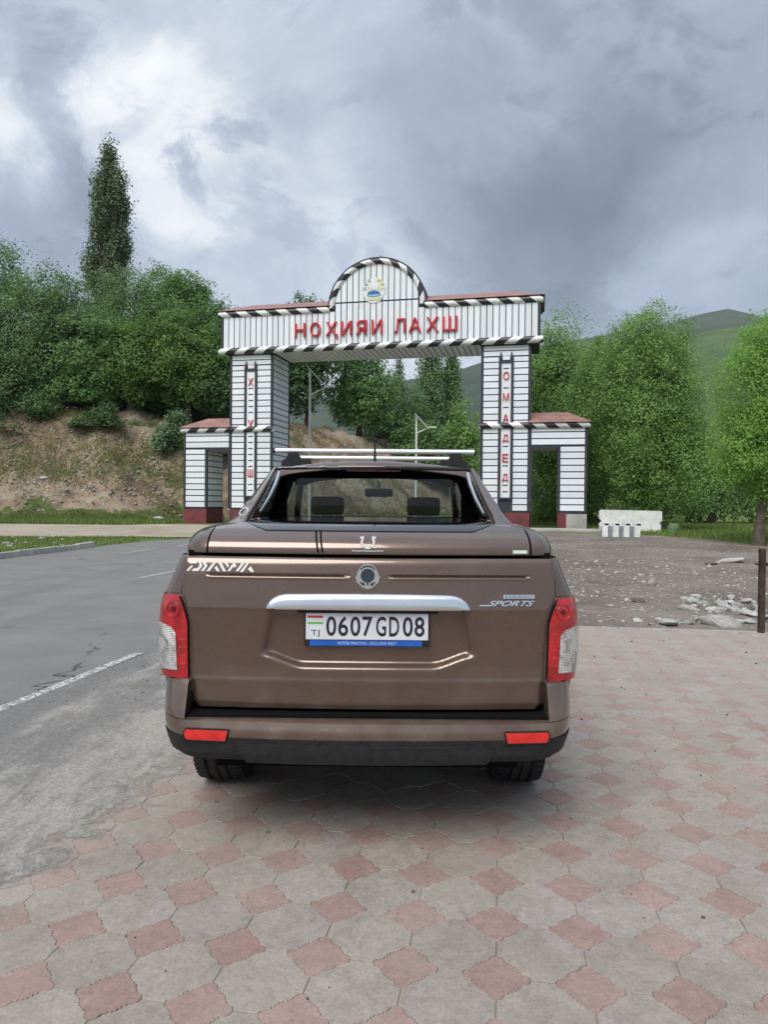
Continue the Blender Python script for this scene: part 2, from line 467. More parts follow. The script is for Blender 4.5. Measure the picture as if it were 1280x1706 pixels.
        sp = N.new('ShaderNodeSeparateXYZ'); N.set(sp.inputs[0], N.pos)
        edge = N.math('ADD', N.math('SUBTRACT', sp.outputs[0], N.math('MULTIPLY', sp.outputs[1], 0.235)), 2.36)   # metres inside the left border
        far = N.smooth(sp.outputs[1], 2.2, 7.0, 0.28, 0.66)
        dustf = N.math('MAXIMUM', N.smooth(edge, 1.0, 0.0, 0.0, 0.85), far)
        dustf = N.math('ADD', dustf, N.math('MULTIPLY', N.math('SUBTRACT', N.noise(N.pos, 1.9, 8, 0.65, 0.6), 0.47), 1.15), clamp=True)
        col = N.mix(N.math('MULTIPLY', dustf, 0.80), col, (0.375, 0.325, 0.282))
        col = N.mix(N.smooth(n2, 0.52, 0.74, 0.0, 0.35), col, (0.13, 0.112, 0.095))
        N.set(b.inputs['Base Color'], col); b.inputs['Roughness'].default_value = 0.88; b.inputs['Specular IOR Level'].default_value = 0.25
        bump(N, N.math('ADD', N.math('MULTIPLY', n3, 1.5), N.math('ADD', n2, n4)), 0.5, 0.005)
    ground_mat('paver_joint', [(0.0, (0.19, 0.17, 0.145)), (0.5, (0.31, 0.28, 0.245)), (1.0, (0.42, 0.385, 0.34))], 7.0, bmp=0.5, bscale=60)
    ground_mat('hill_green', [(0.0, (0.045, 0.085, 0.025)), (0.5, (0.08, 0.14, 0.04)), (1.0, (0.13, 0.18, 0.065))], 0.02, bmp=1.0, bscale=0.03, bdist=12, big=0.5)
    ground_mat('mountain', [(0.0, (0.03, 0.048, 0.026)), (0.5, (0.052, 0.08, 0.036)), (1.0, (0.09, 0.11, 0.058))], 0.008, bmp=1.0, bscale=0.012, bdist=30, big=0.5)
    pm('stone_earth', (0.25, 0.215, 0.175), 0.95, var=0.35, scale=5, bmp=0.5, bscale=50)
    pm('stone', (0.30, 0.285, 0.26), 0.9, var=0.25, scale=14, bmp=0.5, bscale=50, obj_rand=0.5)
    pm('stone_pale', (0.37, 0.362, 0.34), 0.9, var=0.2, scale=14, bmp=0.5, bscale=50, obj_rand=0.35)
    pm('stone_dark', (0.1, 0.09, 0.08), 0.9, var=0.3, scale=20, bmp=0.4, bscale=60, obj_rand=0.5)
    leaf_mat('grass_blade', (0.09, 0.14, 0.03), (0.23, 0.30, 0.085), 0.3)
    leaf_mat('dry_grass', (0.16, 0.13, 0.06), (0.34, 0.28, 0.15), 0.2)
make_ground_materials()

# ------------------------------------------------------------------ ground
def gz(y):
    t = min(1.0, max(0.0, (y - 20) / 18.0)); return 0.2 * t * t * (3 - 2 * t)

def jag(poly, step, amp, seed, closed=True):
    """resample a polygon and roughen its outline"""
    rng = random.Random(seed); out = []
    n = len(poly)
    for i in range(n):
        a = Vector(poly[i]); b = Vector(poly[(i + 1) % n]); L = (b - a).length; k = max(1, int(L / step))
        nrm = Vector((-(b - a).y, (b - a).x)).normalized() if L > 0 else Vector((0, 0))
        for j in range(k):
            p = a + (b - a) * (j / k)
            out.append(tuple(p + nrm * rng.uniform(-amp, amp)))
    return out

def sheet(name, poly, zoff, mat, kind='structure', rough_edge=None, parent=None):
    if rough_edge: poly = jag(poly, *rough_edge)
    bm = bmesh.new()
    f = bm.faces.new([bm.verts.new((x, y, 0)) for x, y in poly])
    bmesh.ops.triangulate(bm, faces=[f])
    y = 20.0
    ys = [p[1] for p in poly]
    while y <= 38.01:
        if min(ys) < y < max(ys):
            bmesh.ops.bisect_plane(bm, geom=bm.verts[:] + bm.edges[:] + bm.faces[:], plane_co=(0, y, 0), plane_no=(0, 1, 0))
        y += 2.0
    for v in bm.verts: v.co.z = gz(v.co.y) + zoff
    bmesh.ops.recalc_face_normals(bm, faces=bm.faces[:])
    me = bpy.data.meshes.new(name); bm.to_mesh(me); bm.free()
    if me.polygons and me.polygons[0].normal.z < 0: me.flip_normals()
    me.materials.append(MAT[mat])
    o = bpy.data.objects.new(name, me); link(o, parent)
    if kind: o['kind'] = kind
    return o

sheet('ground', [(-3600, -400), (3600, -400), (3600, 3700), (-3600, 3700)], -0.040, 'grass_ground')
road_left = [(-9.6, -20), (-9.0, 0), (-8.55, 8), (-8.35, 14.2), (-8.3, 17), (-8.05, 20.2), (-7.5, 23), (-6.2, 29), (-4.3, 38), (-2.9, 45), (-0.4, 52), (3.8, 60), (11, 71), (23, 88)]
road_right = [(29, 82), (18, 66), (11, 56), (6.6, 49), (4.4, 43), (3.0, 37), (0.8, 26), (-0.4, 20), (-1.6, 13.0), (-2.2, 7.0), (-2.55, 5.1), (-3.2, 1.5), (-4.2, -4), (-6.5, -20)]
# the drive-up wedge left of the far edge line is asphalt too
sheet('road', [(-13, -20), (-10.9, 6), (-10.35, 12), (-9.9, 18.1), (-9.5, 20.9), (-9.3, 23.3), (-8.6, 25.6), (-6.6, 29)] + road_left[8:] + road_right, -0.012, 'asphalt')
sheet('gravel_yard', [(-3.2, 8.0), (30, 7.6), (42, 12), (30, 18), (14.2, 25.2), (13.8, 29), (12.4, 31.8), (10.3, 33.4), (6.4, 36.4), (2.0, 37.4), (-0.6, 26), (-1.8, 20), (-3.0, 13)],
      -0.020, 'gravel_dirt', rough_edge=(0.7, 0.16, 3))
sheet('sandy_track', [(-60, 26), (-30, 27.2), (-15, 27.6), (-10.5, 28.2), (-7.0, 28.2), (-5.2, 34), (-5.6, 38.6), (-9, 39.6), (-12.5, 40.3), (-14, 38.6), (-21, 38.4), (-40, 38), (-60, 37)],
      -0.016, 'sandy_track', rough_edge=(0.8, 0.2, 5))
sheet('dusty_apron', [(-2.32, 7.0), (-2.68, 5.1), (-3.3, 1.5), (-3.9, -2), (-1.5, -2), (-1.2, 0.8), (-1.0, 1.5), (-0.55, 3.4), (-0.15, 5.2), (0.2, 6.6), (0.5, 8.3), (-0.2, 9.6), (-1.3, 12.6), (-1.75, 11.0)],
      0.0068, 'dusty_apron')

# painted lines, worn
def line(name, pts, w, z=-0.006):
    L = []; Rr = []
    for i, p in enumerate(pts):
        a = Vector(pts[max(i - 1, 0)]); b = Vector(pts[min(i + 1, len(pts) - 1)])
        t = (b - a).normalized(); nrm = Vector((-t.y, t.x)); p = Vector(p)
        L.append(tuple(p + nrm * w / 2)); Rr.append(tuple(p - nrm * w / 2))
    o = sheet(name, L + Rr[::-1], z, 'road_paint')
    return o
line('road_marking', [(-3.7, 0.0), (-3.3, 2.2), (-2.98, 4.0), (-2.75, 5.09), (-2.6, 5.95), (-2.42, 7.0)], 0.095)
line('road_marking', [(-4.77, 13.86), (-4.55, 15.0), (-3.9, 17.9)], 0.12)
line('road_marking', [(-7.49, 20.1), (-7.15, 22.2)], 0.10)
line('road_marking', [(-6.9, 23.4), (-6.4, 25.6)], 0.10)

# kerb along the verge: separate kerb stones
verge = empty('kerb', (0, 0, 0)); verge['kind'] = 'structure'
kp = [(-12.2, 3.0), (-10.9, 9.0), (-10.25, 14.0), (-9.81, 18.1), (-9.53, 20.8), (-9.35, 23.2)]
def poly_at(pts, s):
    for a, b in zip(pts, pts[1:]):
        L = math.dist(a, b)
        if s <= L: return Vector(a).lerp(Vector(b), s / L), (Vector(b) - Vector(a)).normalized()
        s -= L
    return Vector(pts[-1]), (Vector(pts[-1]) - Vector(pts[-2])).normalized()
tot = sum(math.dist(a, b) for a, b in zip(kp, kp[1:]))
m = MB(); m.rbox(-0.075, 0.075, -0.495, 0.495, -0.12, 0.15, 0.018)
kerb_me = m.mesh('kerb_stone', MAT['concrete'])
rng = random.Random(4)
s = 0.5
while s < tot:
    p, t = poly_at(kp, s)
    o = bpy.data.objects.new('kerb_stone', kerb_me); link(o, verge)
    o.location = (p.x, p.y, gz(p.y) + rng.uniform(-.015, .01)); o.rotation_euler = (rng.uniform(-.01, .01), rng.uniform(-.03, .03), math.atan2(-t.x, t.y) + rng.uniform(-.012, .012))
    s += 1.0

# ------------------------------------------------------------------ paving of pink and grey interlocking pavers
P_ = 0.29; TH = R(9.4); ORG = Vector((-0.203, 2.32))
ax = Vector((math.cos(TH), -math.sin(TH))); ay = Vector((math.sin(TH), math.cos(TH)))
plaza = sheet('paved_plaza', [(-2.6, 1.2), (-6.0, -16), (14, -16), (14, 7.4), (4.62, 8.5), (2.43, 8.76), (-0.35, 9.15), (-1.0, 7.4), (-1.8, 4.02), (-2.1, 3.0)], -0.0005, 'paver_joint')
PR_A = [0, 8, 14, 19, 24, 29, 34, 39, 45]; PR_R = [.368, .356, .320, .274, .296, .262, .292, .270, .292]
def prad(ph):
    d = math.degrees(ph) % 90; d = min(d, 90 - d)
    return P_ * float(np.interp(d, PR_A, PR_R))
def pink_outline(g=0.0, n=72):
    return [((prad(2 * PI * k / n) + g) * math.cos(2 * PI * k / n), (prad(2 * PI * k / n) + g) * math.sin(2 * PI * k / n)) for k in range(n)]
def grey_outline(g):
    h = P_ / 2; out = []
    tip = prad(0)
    for cx, cy, a0 in ((-h, -h, 90), (h, -h, 180), (h, h, 270), (-h, h, 0)):
        # walk round the corner pink tile, from one side of the cell to the other
        a0r = R(a0)
        for k in range(19):
            ph = a0r - R(90) * k / 18
            r = prad(ph) + g
            x = cx + r * math.cos(ph); y = cy + r * math.sin(ph)
            x = max(-h + g, min(h - g, x)); y = max(-h + g, min(h - g, y))
            out.append((x, y))
    # order: corner (-h,-h) runs from +y side to +x side etc.
    return out
def paver_mesh(name, outline, inner, mat):
    n = len(outline)
    vs = [(x, y, -0.010) for x, y in outline] + [(x, y, 0.0015) for x, y in outline] + [(x, y, 0.0040) for x, y in inner]
    fs = []
    for r0 in (0, n):
        fs += [(r0 + k, r0 + (k + 1) % n, r0 + n + (k + 1) % n, r0 + n + k) for k in range(n)]
    fs.append(tuple(2 * n + k for k in range(n)))
    mb = MB(); mb.add(vs, fs); return mb
def shrink(outline, d):
    out = []; n = len(outline)
    for k in range(n):
        a = Vector(outline[k - 1]); b = Vector(outline[k]); c = Vector(outline[(k + 1) % n])
        t = (c - a); t = t.normalized() if t.length > 1e-9 else Vector((1, 0))
        out.append(tuple(b + Vector((-t.y, t.x)) * d))
    return out
po = pink_outline(-0.0010); go = grey_outline(0.0010)
def area(o): return sum(o[i][0] * o[(i + 1) % len(o)][1] - o[(i + 1) % len(o)][0] * o[i][1] for i in range(len(o))) / 2
if area(go) < 0: go = go[::-1]
pink_mb = paver_mesh('pink_paver', po, shrink(po, 0.0022), MAT['pink_paver']); grey_mb = paver_mesh('grey_paver', go, shrink(go, 0.0022), MAT['grey_paver'])
pink_me = pink_mb.mesh('pink_paver', MAT['pink_paver']); grey_me = grey_mb.mesh('grey_paver', MAT['grey_paver'])

def inside_plaza(p):
    if p.y > 8.92 - 0.115 * (p.x - 1.0) - 0.16: return False
    if p.x < -2.36 + 0.235 * p.y - 0.25: return False
    return p.x < 9.0 and p.y > -0.6
rngp = random.Random(11)
for nm, me_, mb_, off in (('pink_paver', pink_me, pink_mb, (0, 0)), ('grey_paver', grey_me, grey_mb, (0.5, 0.5))):
    cells = []
    for i in range(-14, 42):
        for j in range(-14, 34):
            c = ORG + ax * ((i + off[0]) * P_) + ay * ((j + off[1]) * P_)
            if inside_plaza(c):
                vis = c.y > 1.95 and abs(c.x) < c.y * 0.56 + 0.15
                cells.append((0 if vis else 1, c.y if vis else c.length, c))
    cells.sort(key=lambda q: (q[0], q[1]))
    rest = MB()
    for k, (_, _, c) in enumerate(cells):
        rz = -TH + rngp.uniform(-.012, .012) + rngp.choice((0, PI / 2, PI, 3 * PI / 2))
        dz = rngp.uniform(-0.0018, 0.0012); tx, ty = rngp.uniform(-.006, .006), rngp.uniform(-.006, .006)
        if k < 300:
            o = bpy.data.objects.new(nm, me_); link(o, plaza)
            o.location = (c.x, c.y, dz); o.rotation_euler = (tx, ty, rz)
        else:
            M_ = Matrix.Translation((c.x, c.y, dz)) @ Matrix.Rotation(rz, 4, 'Z') @ Matrix.Rotation(tx, 4, 'X')
            rest.add([M_ @ Vector(v) for v in mb_.v], mb_.f)
    if rest.v:
        o = rest.build(nm + '_field', MAT[nm], plaza); o['kind'] = 'stuff'

# ------------------------------------------------------------------ banks, hills
def vnoise(x, y, seed=0):
    """cheap smooth noise from summed sines"""
    r = random.Random(seed); s = 0
    for k in range(5):
        a = r.uniform(0, 6.28); f = 0.6 * 1.7 ** k; ph = r.uniform(0, 6.28)
        s = s + np.sin((x * math.cos(a) + y * math.sin(a)) * f + ph) / 1.6 ** k
    return s / 2.2

toe = [(-120, 36), (-60, 39.5), (-24, 42.0), (-16, 43.5), (-12.4, 46.5), (-9, 48.6), (-4, 50.5), (1, 56), (5, 61.5), (12, 76), (30, 110)]
def toe_dist(x, y):
    """distance behind the toe line (positive up the bank)"""
    best = np.full(x.shape, 1e9); sgn = np.ones(x.shape)
    for (x0, y0), (x1, y1) in zip(toe, toe[1:]):
        dx, dy = x1 - x0, y1 - y0; L2 = dx * dx + dy * dy
        t = np.clip(((x - x0) * dx + (y - y0) * dy) / L2, 0, 1)
        d = np.hypot(x - x0 - t * dx, y - y0 - t * dy)
        side = (dx * (y - y0) - dy * (x - x0))
        upd = d < best; best = np.where(upd, d, best); sgn = np.where(upd, np.sign(side), sgn)
    return best * sgn
def bank_h(x, y):
    x = np.asarray(x, float); y = np.asarray(y, float)
    d = toe_dist(x, y) + vnoise(x * 0.5, y * 0.5, 3) * 0.9
    t = np.clip(d / 10.5, 0, 1); prof = 0.55 * t + 0.45 * t * t * (3 - 2 * t)
    h = 8.0 * prof + np.clip(d - 10.5, 0, 60) * 0.085
    h = h + np.where(d > 0, np.clip(d, 0, 2) / 2 * (vnoise(x * 1.3, y * 1.3, 8) * 0.55 + vnoise(x * 3.3, y * 3.3, 9) * 0.26), 0)
    return np.where(d > -0.3, h + 0.16 + np.clip(d, -0.3, 0) * 1.0, -0.3)
xs = np.concatenate([np.linspace(-120, -42, 40), np.linspace(-41.5, 8, 190), np.linspace(9, 60, 30)]); ys = np.concatenate([np.linspace(34, 64, 130), np.linspace(65, 150, 40)])
XX, YY = np.meshgrid(xs, ys); ZZ = bank_h(XX, YY)
vs = np.stack([XX, YY, ZZ], -1).reshape(-1, 3); nc = len(xs); nr = len(ys)
ii, jj = np.meshgrid(np.arange(nr - 1), np.arange(nc - 1), indexing='ij'); a = (ii * nc + jj).ravel()
q = np.stack([a, a + 1, a + nc + 1, a + nc], 1)
keep = (ZZ.ravel()[q] > -0.29).any(1)
bme = np_mesh('hillside', vs, q[keep], MAT['bank_earth']); bme.shade_smooth()
bank = link(bpy.data.objects.new('hillside', bme)); bank['kind'] = 'structure'

def ridge(name, prof, D0, D1, mat, seed, rough):
    """prof: (px, py) skyline; built as a real slope between D0 and D1 metres away"""
    px = np.linspace(-900, 2600, 220); py = np.interp(px, [p[0] for p in prof], [p[1] for p in prof])
    rows = []
    for k in range(46):
        s = k / 45 * 1.25
        D = D0 + (D1 - D0) * s
        azx = (px - 640) / 1180
        L = np.sqrt(1 + azx ** 2)
        X = azx / L * D * 1.0; Y = D / L * 1.0 + np.zeros_like(px)
        top = (838 - py) / 1180 * (D1 / L)
        hh = top * (min(s, 1) ** 1.15 if s <= 1 else 1 - (s - 1) * 1.6)
        env = math.sin(min(s, 1) * PI) * 0.9 + 0.12 * (s > 0.05)
        hh = hh + env * rough * (vnoise(X / rough / 9, Y / rough / 9, seed) + 0.5 * vnoise(X / rough / 3, Y / rough / 3, seed + 1))
        rows.append(np.stack([X, Y, hh - (8 if k == 0 else 0)], -1))
    V = np.concatenate(rows); nc = len(px); nr = len(rows)
    ii, jj = np.meshgrid(np.arange(nr - 1), np.arange(nc - 1), indexing='ij'); a = (ii * nc + jj).ravel()
    me = np_mesh(name, V, np.stack([a, a + 1, a + nc + 1, a + nc], 1), mat); me.shade_smooth()
    o = link(bpy.data.objects.new(name, me)); o['kind'] = 'structure'; return o
ridge('mountain', [(-900, 700), (300, 690), (560, 660), (673, 634), (755, 620), (800, 604), (900, 574), (1000, 558), (1100, 540), (1165, 521), (1210, 513), (1250, 522), (1300, 534), (1500, 560), (2600, 640)], 900, 2700, MAT['mountain'], 5, 45)
ridge('green_hill', [(-900, 800), (500, 800), (760, 742), (850, 690), (1000, 630), (1150, 556), (1200, 542), (1300, 536), (1500, 540), (2600, 650)], 260, 1150, MAT['hill_green'], 9, 16)

# ------------------------------------------------------------------ the gateway over the road
def make_gate_materials():
    # white enamelled boards: faint dirt streaks running down
    m, N, b = base_mat('gate_white')
    mp = N.new('ShaderNodeMapping'); mp.inputs['Scale'].default_value = (5.0, 5.0, 0.5); N.set(mp.inputs[0], N.pos)
    st = N.smooth(N.noise(mp.outputs[0], 1.0, 6, 0.65), 0.48, 0.80, 0.0, 0.40)
    oi = N.new('ShaderNodeObjectInfo').outputs['Random']
    col = N.mix(st, (0.74, 0.77, 0.80), (0.56, 0.575, 0.58))
    col = N.vec('SCALE', col, scale=N.math('ADD', N.math('MULTIPLY', oi, 0.14), 0.90))
    N.set(b.inputs['Base Color'], col); b.inputs['Roughness'].default_value = 0.5
    pm('gate_dark', (0.022, 0.026, 0.034), 0.6, var=0.3, scale=3)
    pm('gate_maroon', (0.16, 0.03, 0.035), 0.6, var=0.25, scale=2.5, bmp=0.2, bscale=20)
    pm('rope_white', (0.68, 0.69, 0.68), 0.45, var=0.15, scale=5)
    pm('rope_black', (0.02, 0.02, 0.023), 0.4, var=0.3, scale=5)
    pm('gate_roof', (0.28, 0.145, 0.122), 0.6, var=0.2, scale=1.6)
    pm('letter_red', (0.50, 0.012, 0.022), 0.4, var=0.12, scale=4)
    pm('emblem_white', (0.68, 0.70, 0.69), 0.5)
    pm('emblem_yellow', (0.55, 0.52, 0.12), 0.5)
    pm('emblem_sand', (0.62, 0.58, 0.40), 0.5)
    pm('emblem_blue', (0.01, 0.13, 0.42), 0.4)
    pm('emblem_cyan', (0.25, 0.5, 0.62), 0.4)
    pm('emblem_grey', (0.35, 0.40, 0.43), 0.5)
    pm('steel_dark', (0.04, 0.035, 0.03), 0.6, metal=0.4, var=0.3, scale=20)
make_gate_materials()
GW, GD = MAT['gate_white'], MAT['gate_dark']
gate = empty('gateway', (-0.655, 40.5, 0.2), -R(12.32))
tag(gate, 'black and white striped gateway with red lettering spanning the road', 'gateway')
PITCH, GAP = 0.355, 0.062

def boards_front(parent, x0, x1, z0, z1, y, out=-1, th=0.035, zbase=None):
    """horizontal boards on a face y=const; out=-1 faces the viewer"""
    zb = z0 if zbase is None else zbase
    k = 0
    z = z0
    while z < z1 - 0.05:
        zt = min(z + PITCH - GAP, z1)
        piece('board', parent, x0, x1, *(sorted((y, y + out * th))), z, zt, GW)
        z += PITCH
def boards_side(parent, x, out, y0, y1, z0, z1, th=0.035):
    z = z0
    while z < z1 - 0.05:
        zt = min(z + PITCH - GAP, z1)
        piece('board', parent, *(sorted((x, x + out * th))), y0, y1, z, zt, GW)
        z += PITCH
def trim_v(parent, x0, x1, y0, y1, z0, z1): piece('corner_trim', parent, x0, x1, y0, y1, z0, z1, GD)

def rope(parent, pts, rad, pitch=1.2, slant=1.0, seg=14, name='rope_moulding'):
    """round moulding with black and white stripes winding along it"""
    pts = [Vector(p) for p in pts]
    cum = [0]
    for a, b in zip(pts, pts[1:]): cum.append(cum[-1] + (b - a).length)
    L = cum[-1]; cum = np.array(cum); A = np.array([p[:] for p in pts])
    n = max(2, int(round(L / (pitch / 2)))); half = L / n; sub = 4
    def frame(s):
        s = min(max(s, 0), L); p = Vector([np.interp(s, cum, A[:, k]) for k in range(3)])
        e = 0.05; p0 = Vector([np.interp(max(s - e, 0), cum, A[:, k]) for k in range(3)]); p1 = Vector([np.interp(min(s + e, L), cum, A[:, k]) for k in range(3)])
        t = (p1 - p0).normalized(); a = Vector((0, -1, 0)); a = (a - t * a.dot(t)).normalized(); return p, a, t.cross(a)
    mb = MB(); rows = []; ms = []
    N_ = n * sub + sub * 4
    for i in range(-sub * 2, n * sub + sub * 2 + 1):
        row = []
        for k in range(seg):
            ang = 2 * PI * k / seg
            # the helix: stripes advance along the tube as they climb round its front
            sh = slant * math.sin(ang) * rad * 1.15
            p, a, b = frame(i * half / sub + sh)
            row.append(p + (a * math.cos(ang) + b * math.sin(ang)) * rad)
        rows.append(row)
    base = 0
    nc = seg
    mb.v = [tuple(p) for row in rows for p in row]
    for i in range(len(rows) - 1):
        for k in range(seg):
            mb.f.append((i * nc + k, i * nc + (k + 1) % nc, (i + 1) * nc + (k + 1) % nc, (i + 1) * nc + k)); mb.m.append(((i // sub)) % 2)
    mb.f.append(tuple(range(nc))); mb.m.append(0)
    mb.f.append(tuple((len(rows) - 1) * nc + k for k in range(nc))); mb.m.append(0)
    return mb.build(name, [MAT['rope_white'], MAT['rope_black']], parent, smooth=60)

ZB, ZT = 10.05, 12.40          # beam underside and top, above the gate's own ground
PD = 2.8                       # depth of the pillars
def letter(parent, ch, x, z, w, h, y, depth=0.09):
    me = text_mesh(ch, w, h, depth, MAT['letter_red'], name='letter', offset=0.0)
    o = bpy.data.objects.new('letter', me); link(o, parent); o.location = (x, y, z); return o

for sgn, word, zs in ((-1, 'ХУШ', (8.40, 5.94, 3.01)), (1, 'ОМАДЕД', (8.32, 7.16, 6.01, 4.89, 3.83, 2.74))):
    xi, xo = (6.15 * sgn, 8.75 * sgn); x0, x1 = min(xi, xo), max(xi, xo)
    m = MB(); m.box(x0, x1, 0, PD, 0.9, ZB + 0.02)
    pil = m.build('pillar', GD, gate)
    m = MB(); m.box(x0 - .05, x1 + .05, -0.05, PD + .05, -0.3, 0.82); m.box(x0 - 0.02, x1 + 0.02, -0.02, PD + 0.02, 0.82, 0.9, 1)
    m.build('plinth', [MAT['gate_maroon'], GD], pil)
    sx = 7.47 * sgn                                   # vertical sign strip
    boards_front(pil, x0 + 0.09, sx - 0.41, 0.95, 9.35, -0.0)
    boards_front(pil, sx + 0.41, x1 - 0.09, 0.95, 9.35, -0.0)
    piece('board', pil, x0 + .09, x1 - .09, -.035, 0, 9.43, 9.67, GW)
    piece('board', pil, x0 + .09, x1 - .09, -.035, 0, 9.73, ZB - 0.08, GW)
    # faces along the passage, back and outside
    for xf, o_ in ((x0, -1), (x1, 1)):
        boards_side(pil, xf, o_, 0.10, PD - 0.10, 0.95, ZB - 0.05)
    boards_front(pil, x0 + 0.1, x1 - 0.1, 0.95, ZB - 0.1, PD, out=1)
    for xf in (x0, x1):
        trim_v(pil, xf - 0.055, xf + 0.055, -0.055, 0.06, 0.9, ZB - 0.02)
        trim_v(pil, xf - 0.055, xf + 0.055, PD - 0.06, PD + 0.055, 0.9, ZB - 0.02)
    # sign strip: dark frame with two horns, pale plate, red letters
    m = MB()
    m.box(sx - 0.40, sx - 0.26, -0.10, 0.0, 1.55, 9.25); m.box(sx + 0.26, sx + 0.40, -0.10, 0.0, 1.55, 9.25)
    m.box(sx - 0.26, sx + 0.26, -0.098, 0.0, 1.55, 1.66)
    m.prism_xz([(sx - .40, 9.25), (sx - .22, 9.25), (sx - .26, 9.62), (sx - .30, 9.62)], -0.1, 0)
    m.prism_xz([(sx + .22, 9.25), (sx + .40, 9.25), (sx + .30, 9.62), (sx + .26, 9.62)], -0.1, 0)
    m.prism_xz([(sx - .26, 9.02), (sx + .26, 9.02), (sx + .24, 9.18), (sx - .24, 9.18)], -0.094, 0)
    m.build('strip_frame', GD, pil)
    piece('strip_plate', pil, sx - 0.26, sx + 0.26, -0.045, 0, 1.66, 9.02, GW)
    z = 1.98
    while z < 8.95:
        if all(abs(z - q) > 0.34 for q in zs): piece('dash', pil, sx - 0.15, sx + 0.15, -0.058, -0.04, z - 0.03, z + 0.03, GD)
        z += PITCH
    for ch, z in zip(word, zs): letter(pil, ch, sx, z, 0.32, 0.44, -0.047, 0.06)
    # small rounded notch board between the horns
    piece('board', pil, sx - 0.20, sx + 0.20, -0.037, 0, 9.20, 9.40, GW)

    # side wing with a walk-through
    X0, X1 = sorted((8.75 * sgn + 0.0, 11.75 * sgn)); ox0, ox1 = sorted((10.33 * sgn, 11.75 * sgn))
    WD = 2.3
    wing = empty('side_wing', parent=gate)
    m = MB(); m.box(ox0, ox1, 0.02, WD, 0.9, 5.45); m.box(*sorted((8.80 * sgn, 10.33 * sgn)), 0.02, WD, 4.38, 5.45)
    m.build('wall', GD, wing)
    m = MB()
    if sgn < 0: m.box(ox0 - .03, ox1 + .03, -0.02, WD, -0.3, 0.84)
    else: m.box(ox0 - .03, ox0 + .42, -0.02, WD, -0.3, 0.84); m.box(ox0 + .42, ox1 + .06, -0.10, WD + .05, -0.3, 0.80, 1)
    m.build('plinth', [MAT['gate_maroon'], MAT['concrete']], wing)
    piece('base_trim', wing, ox0 - .04, ox1 + .04, -0.03, WD + .02, 0.84, 0.93, GD)
    boards_front(wing, ox0 + .08, ox1 - .08, 0.97, 4.42, 0.02)
    boards_front(wing, X0 + (0.08 if sgn < 0 else 0.12), X1 - (0.12 if sgn < 0 else 0.08), 4.55, 5.42, 0.02)
    inner = 10.33 * sgn
    boards_side(wing, inner, -sgn, 0.12, WD - 0.1, 0.97, 4.32)
    boards_side(wing, 11.75 * sgn, sgn, 0.12, WD - 0.1, 0.97, 5.4)
    trim_v(wing, inner - .07, inner + .07, -0.05, 0.09, 0.9, 4.45)
    trim_v(wing, 11.75 * sgn - .06, 11.75 * sgn + .06, -0.05, 0.09, 0.9, 5.45)
    trim_v(wing, 8.83 * sgn - .07, 8.83 * sgn + .07, -0.06, 0.05, 0.9, 4.45)
    piece('lintel_trim', wing, *sorted((8.90 * sgn, 10.26 * sgn)), -0.045, 0.06, 4.35, 4.50, GD)
    piece('ceiling_panel', wing, *sorted((8.86 * sgn, 10.26 * sgn)), 0.08, WD - .05, 4.33, 4.375, MAT['concrete'])
    # eave rope runs across the wing and the pillar, and back along the passage side
    rope(wing, [(11.95 * sgn, -0.05, 5.60), (5.98 * sgn, -0.05, 5.60)] if sgn > 0 else [(11.95 * sgn, -0.05, 5.60), (5.98 * sgn, -0.05, 5.60)], 0.17, 1.15, 1.0 * sgn)
    rope(wing, [(6.02 * sgn, 0.0, 5.58), (6.02 * sgn, PD, 5.58)], 0.14, 0.9, 1.0)
    piece('eave_band', wing, *sorted((8.78 * sgn, 11.9 * sgn)), -0.02, WD + 0.1, 5.45, 5.72, GD)
    a, b_ = sorted((8.70 * sgn, 12.05 * sgn)); rid = 6.42
    ya, yb = -0.3, WD + 0.3; ym = (ya + yb) / 2
    rr = (a, b_ - 1.25) if sgn > 0 else (a + 1.25, b_)
    m = MB()
    vsr = [(a, ya, 5.73), (b_, ya, 5.73), (b_, yb, 5.73), (a, yb, 5.73), (rr[0], ym, rid), (rr[1], ym, rid)]
    m.add(vsr, [(0, 1, 5, 4), (1, 2, 5), (2, 3, 4, 5), (3, 0, 4), (0, 3, 2, 1)]); m.build('roof', MAT['gate_roof'], wing)

# beam
beam = MB().box(-9.22, 9.22, -0.22, PD + 0.25, ZB + 0.05, ZT).build('beam', GD, gate)
nb = 53; wv = 18.3 / nb; cx_a, rx_a, rz_a, zt_a = 0.2, 2.72, 2.62, 12.42
for k in range(nb):
    xa = -9.15 + k * wv + 0.028; xb = xa + wv - 0.056
    piece('board', beam, xa, xb, -0.26, -0.22, ZB + 0.3, ZT - 0.16, GW)
k = 0
while k < 8:                                          # ends of the beam
    ya = -0.1 + k * 0.385
    for xe, o_ in ((-9.22, -1), (9.22, 1)): piece('board', beam, *sorted((xe, xe + o_ * .035)), ya, ya + 0.33, ZB + 0.2, ZT - 0.1, GW)
    k += 1
n = 36
for k in range(n):                                    # soffit boards over the roadway
    xa = -6.05 + k * (12.1 / n) + 0.03; xb = xa + 12.1 / n - 0.06
    piece('soffit_board', beam, xa, xb, 0.0, PD + 0.05, ZB + 0.015, ZB + 0.05, GW)
for xe in (-9.22, 9.22): trim_v(beam, xe - .06, xe + .06, -0.28, -0.16, ZB + 0.2, ZT - 0.05)
rope(beam, [(-9.42, -0.22, ZB + 0.16), (9.42, -0.22, ZB + 0.16)], 0.19, 1.22, -1.15)
rope(beam, [(-9.42, -0.22, ZT - 0.03), (cx_a - rx_a - 0.05, -0.22, ZT - 0.03)], 0.19, 1.22, 1.15)
